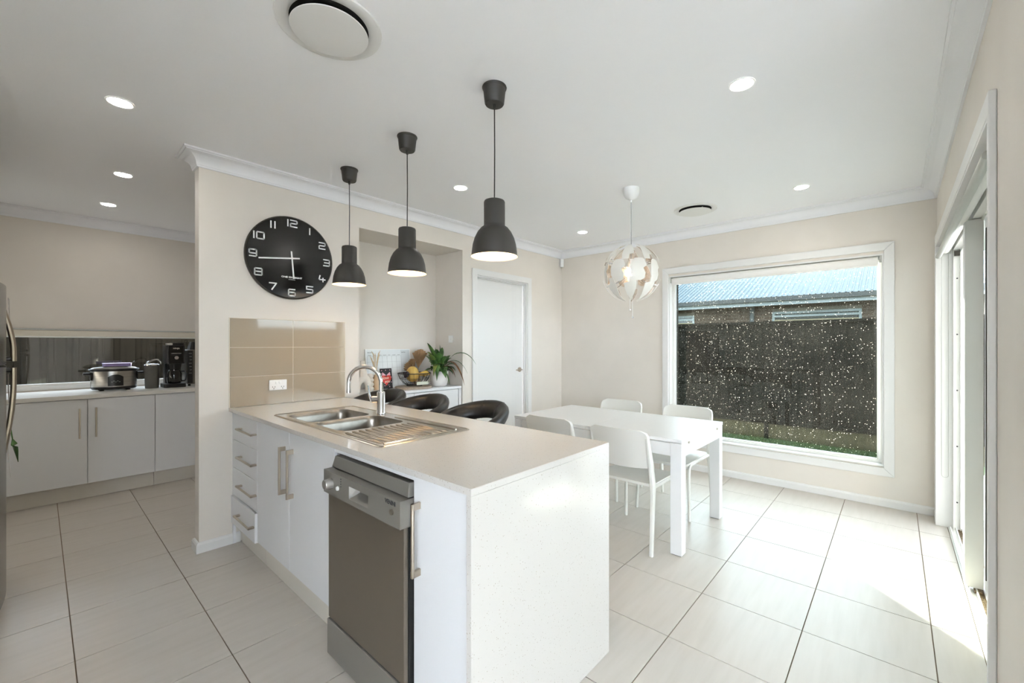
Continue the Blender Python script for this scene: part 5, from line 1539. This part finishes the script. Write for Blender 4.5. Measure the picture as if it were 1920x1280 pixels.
sheet('receipt', 3.60, 3.67, 0.60, 0.86, -0.116, mat('white_receipt', (226, 224, 220), 0.8), 'long white receipt hanging on the fridge door', 'receipt', 0.010)
lf_ = leaf_mesh((-0.106, 3.66, 0.865), (-0.100, 3.665, 0.80), (-0.095, 3.67, 0.75), (-0.080, 3.675, 0.67), 0.018)
o = solo('green_leaf_magnet', lf_, LEAF, 'dark green leaf decoration hanging from the fridge door', 'decoration', (-0.10, 3.665, 0.87), smooth=True, auto=0)
m_ = o.modifiers.new('thick', 'SOLIDIFY'); m_.thickness = 0.003

# ------------------------------------------------------------------ outside
GZ = -0.36
GRASS = noisy(mat('grass_ground', (52, 68, 36), 0.9), (70, 82, 46), 6, bump=0.5, bscale=40)
g = part('ground', MB().box(-40, 60, -45, 60, GZ - 0.3, GZ), GRASS)
setp(g, 'grassy ground around the house', 'ground', kind='structure')
gb = MB()
rg_ = random.Random(3)
for k in range(9000):
    x, y = rg_.uniform(7.2, 8.62), rg_.uniform(-0.6, 4.2)
    hh = rg_.uniform(0.03, 0.075); a = rg_.uniform(0, 2 * pi); lx, ly = rg_.uniform(-0.03, 0.03), rg_.uniform(-0.03, 0.03)
    w_ = 0.004
    gb.add([(x - w_ * cos(a), y - w_ * sin(a), GZ), (x + w_ * cos(a), y + w_ * sin(a), GZ), (x + lx, y + ly, GZ + hh)], [(0, 1, 2)])
gm = bpy.data.meshes.new('grass'); gm.from_pydata(gb.v, [], gb.f); gm.materials.append(noisy(mat('grass_blade', (62, 84, 40), 0.8), (92, 104, 58), 5))
o = bpy.data.objects.new('grass', gm); COL.objects.link(o)
setp(o, 'short green grass growing along the foot of the fence', 'grass', kind='stuff')
pv2 = part('patio_floor', MB().box(1.80, 6.5, -4.4, YR - 0.16, GZ, -0.03), noisy(mat('grey_paving', (196, 193, 188), 0.8), (184, 181, 176), 4))
setp(pv2, 'grey paved patio outside the sliding door', 'patio', kind='structure')
pt = part('paving', MB().box(-14, 1.80, -12, -4.31, GZ, -0.05).box(-14, -5.13, -4.31, 5.0, GZ, -0.05).box(1.80, 6.5, -12, -4.4, GZ, -0.05), noisy(mat('bounce_concrete', (238, 237, 234), 0.8), (232, 231, 228), 4))  # unseen slab added as a reflector, throws daylight up to the ceiling
setp(pt, 'unseen pale paving added to bounce light into the living room', 'paving', kind='structure')

FENCE = noisy(mat('dark_grey_fence_steel', (35, 32, 27), 0.8, spec=0.05), (29, 27, 23), 2, (1, 1, 6))
SLEEP = noisy(mat('treated_pine_sleeper', (92, 82, 56), 0.9), (74, 68, 44), 5, (1, 6, 1))
def sheet_profile(w_, pitch=0.194):
    p = [(0, 0)]
    n = int(round(w_ / pitch)); pitch = w_ / n
    for k in range(n):
        b = k * pitch
        p += [(b + 0.03, 0), (b + 0.045, 0.022), (b + 0.085, 0.022), (b + 0.10, 0)]
        p += [(b + 0.135, 0), (b + 0.14, 0.004), (b + 0.15, 0.004), (b + 0.155, 0)]
    p.append((w_, 0))
    return p
def fence_line(label, origin, direction, n_bays, z0, z1, sleepers=True):
    """bays of 2.38 m from origin along direction (unit 2-D)"""
    d = V((direction[0], direction[1], 0)); nrm = V((-d.y, d.x, 0))
    o3 = V((origin[0], origin[1], 0))
    t = thing('steel_fence', label, 'fence', (origin[0], origin[1], GZ))
    BW = 2.38
    prof = sheet_profile(BW / 3 - 0.012)
    def P(u_, v_, z): return tuple(o3 + d * u_ + nrm * v_ + V((0, 0, z)))
    for k in range(n_bays):
        b = k * BW
        mb = MB()
        q = [P(b - 0.03, -0.03, GZ), P(b + 0.03, -0.03, GZ), P(b + 0.03, 0.03, GZ), P(b - 0.03, 0.03, GZ)]
        mb.hexa(q, [(x, y, z1 + 0.012) for x, y, z in q])
        part('post', mb, FENCE, t)
        for zz, hh in ((z1 - 0.045, 0.045), (z0, 0.045)):
            mb = MB()
            q = [P(b + 0.031, -0.026, zz), P(b + BW - 0.031, -0.026, zz), P(b + BW - 0.031, 0.026, zz), P(b + 0.031, 0.026, zz)]
            mb.hexa(q, [(x, y, zz + hh) for x, y, z in q])
            part('rail', mb, FENCE, t)
        for s_ in range(3):
            u0 = b + 0.031 + s_ * (BW - 0.062) / 3
            vs_ = []
            for (u_, v_) in prof:
                for zz in (z0 + 0.046, z1 - 0.046):
                    uu = u0 + u_ * ((BW - 0.062) / 3) / prof[-1][0]
                    vs_.append(P(uu, v_ - 0.011, zz))
            fs_ = [(2 * i, 2 * i + 1, 2 * i + 3, 2 * i + 2) for i in range(len(prof) - 1)]
            part('fence_sheet', MB().add(vs_, fs_), FENCE, t)
        if sleepers:
            mb = MB()
            q = [P(b + 0.033, -0.04, GZ), P(b + BW - 0.033, -0.04, GZ), P(b + BW - 0.033, 0.01, GZ), P(b + 0.033, 0.01, GZ)]
            mb.hexa(q, [(x, y, z0 - 0.004) for x, y, z in q])
            part('sleeper', mb, SLEEP, t, bevel=0.006)
    return t
fence_line('dark grey steel fence with timber sleepers outside the dining window', (8.7, 1.741 - 2 * 2.38), (0, 1), 6, -0.085, 1.745)
fence_line('dark grey steel fence close outside the pantry window', (-3.6, 6.95), (1, 0), 5, -0.2, 1.6, sleepers=False)
fence_line('dark grey steel fence set close beyond the patio to cut light', (1.95, -4.7), (1, 0), 3, -0.2, 1.75, sleepers=False)  # out of view, pulled in close to cut light through the sliding door

fence_line('unseen dark fence added across the garden to block low sky', (-10.5, -9.0), (0, 1), 6, -0.2, 1.85, sleepers=False)  # added out of view to hide the horizon sky from the glazed doors
fence_line('unseen dark fence added behind the living room to block low sky', (-10.0, -10.2), (1, 0), 6, -0.2, 1.85, sleepers=False)  # added out of view to hide the horizon sky from the wide window

# neighbouring house
HX = 12.3
nh = thing('neighbour_house', 'brown brick house with pale corrugated roof beyond the fence', 'house', (HX, 2.0, GZ))
HY0, HY1 = -6.0, 6.6
MORT = mat('grey_mortar', (112, 105, 95), 0.9)
wd0, wd1, wz0, wz1 = 0.566, 2.331, 0.9, 2.145
ww0, ww1 = 4.257, 5.9
mw = MB()
for y0, y1, z0, z1 in ((HY0, wd0, GZ, 2.42), (wd0, wd1, GZ, wz0), (wd0, wd1, wz1, 2.42), (wd1, ww0, GZ, 2.42), (ww0, ww1, GZ, wz0), (ww0, ww1, wz1, 2.42), (ww1, HY1, GZ, 2.42)):
    mw.box(HX + 0.006, HX + 0.12, y0, y1, z0, z1)
part('mortar_wall', mw, MORT, nh)
BR1 = noisy(mat('brown_house_brick', (78, 61, 48), 0.85), (64, 50, 40), 3)
brick = {}
for r_ in range(7):
    z = 1.80 + r_ * 0.086
    offy = 0.12 if r_ % 2 else 0.0
    y = -0.6 + offy
    while y < 6.3:
        y0, y1 = y, y + 0.23
        y += 0.24
        segs = [(y0, y1)]
        for a, b in ((wd0, wd1), (ww0, ww1)):
            if z < wz1:
                ns = []
                for p, q in segs:
                    if q <= a or p >= b: ns.append((p, q))
                    else:
                        if p < a - 0.03: ns.append((p, a))
                        if q > b + 0.03: ns.append((b, q))
                segs = ns
        for p, q in segs:
            key = round(q - p, 3)
            if key not in brick:
                me = MB().box(0, 0.05, 0, q - p, 0, 0.076).mesh('brick'); me.materials.append(BR1); brick[key] = me
            o = bpy.data.objects.new('brick', brick[key]); COL.objects.link(o)
            o.parent = nh
            o.location = (HX - HX - 0.002 + rg_.uniform(-0.002, 0.002), p - 2.0, z - GZ)
HWF = mat('pale_window_frame', (140, 148, 148), 0.5)
for (a, b) in ((wd0, wd1), (ww0, ww1)):
    f_ = part('window', frame_x(HX - 0.01, HX + 0.06, a, b, wz0, wz1, 0.05), HWF, nh)
    part('pane', MB().box(HX + 0.03, HX + 0.036, a + 0.05, b - 0.05, wz0 + 0.05, wz1 - 0.05), mat('dark_pane', (70, 72, 70), 0.1), f_)
    part('window_rail', MB().box(HX - 0.006, HX + 0.03, a + 0.05, b - 0.05, wz1 - 0.135, wz1 - 0.085), HWF, f_)
    part('blind', MB().box(HX + 0.0, HX + 0.02, a + 0.05, b - 0.05, wz0 + 0.05, wz1 - 0.20), mat('cream_blind', (150, 138, 110), 0.7), f_)
part('soffit', MB().box(11.86, HX + 0.1, HY0 - 0.4, HY1 + 0.45, 2.345, 2.36), mat('soffit_white', (130, 134, 136), 0.6), nh)
part('fascia', MB().box(11.82, 11.86, HY0 - 0.4, HY1 + 0.45, 2.285, 2.40), mat('pale_fascia', (150, 158, 160), 0.5), nh)
part('gutter', MB().box(11.70, 11.82, HY0 - 0.45, HY1 + 0.5, 2.375, 2.475), mat('dark_gutter', (44, 46, 45), 0.5), nh)
part('downpipe', MB().box(HX - 0.09, HX - 0.01, 2.73, 2.82, GZ, 2.345), mat('grey_downpipe', (64, 68, 67), 0.5), nh)
ROOFM = mat('blue_grey_roof', (54, 68, 77), 0.28, 0.0, spec=0.09)
rp = math.tan(R(22))
vs_, fs_ = [], []
pitch, ns_ = 0.11, 12
nrib = int((HY1 - HY0 + 0.9) / pitch)
cnt = nrib * ns_ + 1
for i in range(cnt):
    y = HY0 - 0.45 + i * pitch / ns_
    bump = 0.030 * max(0.0, cos(2 * pi * i / ns_))
    run = max(0.05, min(4.6, HY1 + 0.5 - y))
    for r_ in (0.0, run):
        vs_.append((11.72 + r_, y, 2.462 + r_ * rp + bump))
for i in range(cnt - 1):
    fs_.append((2 * i, 2 * i + 2, 2 * i + 3, 2 * i + 1))
part('roof_sheet', MB().add(vs_, fs_), ROOFM, nh, smooth=True, auto=0)
# hip side facing the low sun
part('roof_hip', MB().add([(11.72, HY1 + 0.5, 2.46), (16.3, HY1 + 0.5 - 4.58, 2.462 + 4.58 * rp), (20.9, HY1 + 0.5, 2.46)], [(0, 1, 2)]), ROOFM, nh)
part('roof_back', MB().add([(16.32, HY0 - 0.45, 2.46 + 4.6 * rp), (16.32, HY1 - 4.1, 2.46 + 4.6 * rp), (20.9, HY1 + 0.5, 2.46), (20.9, HY0 - 0.45, 2.46)], [(0, 1, 2, 3)]), ROOFM, nh)
part('side_wall', MB().box(HX + 0.12, 20.6, HY1 - 0.12, HY1, GZ, 2.40), BR1, nh)
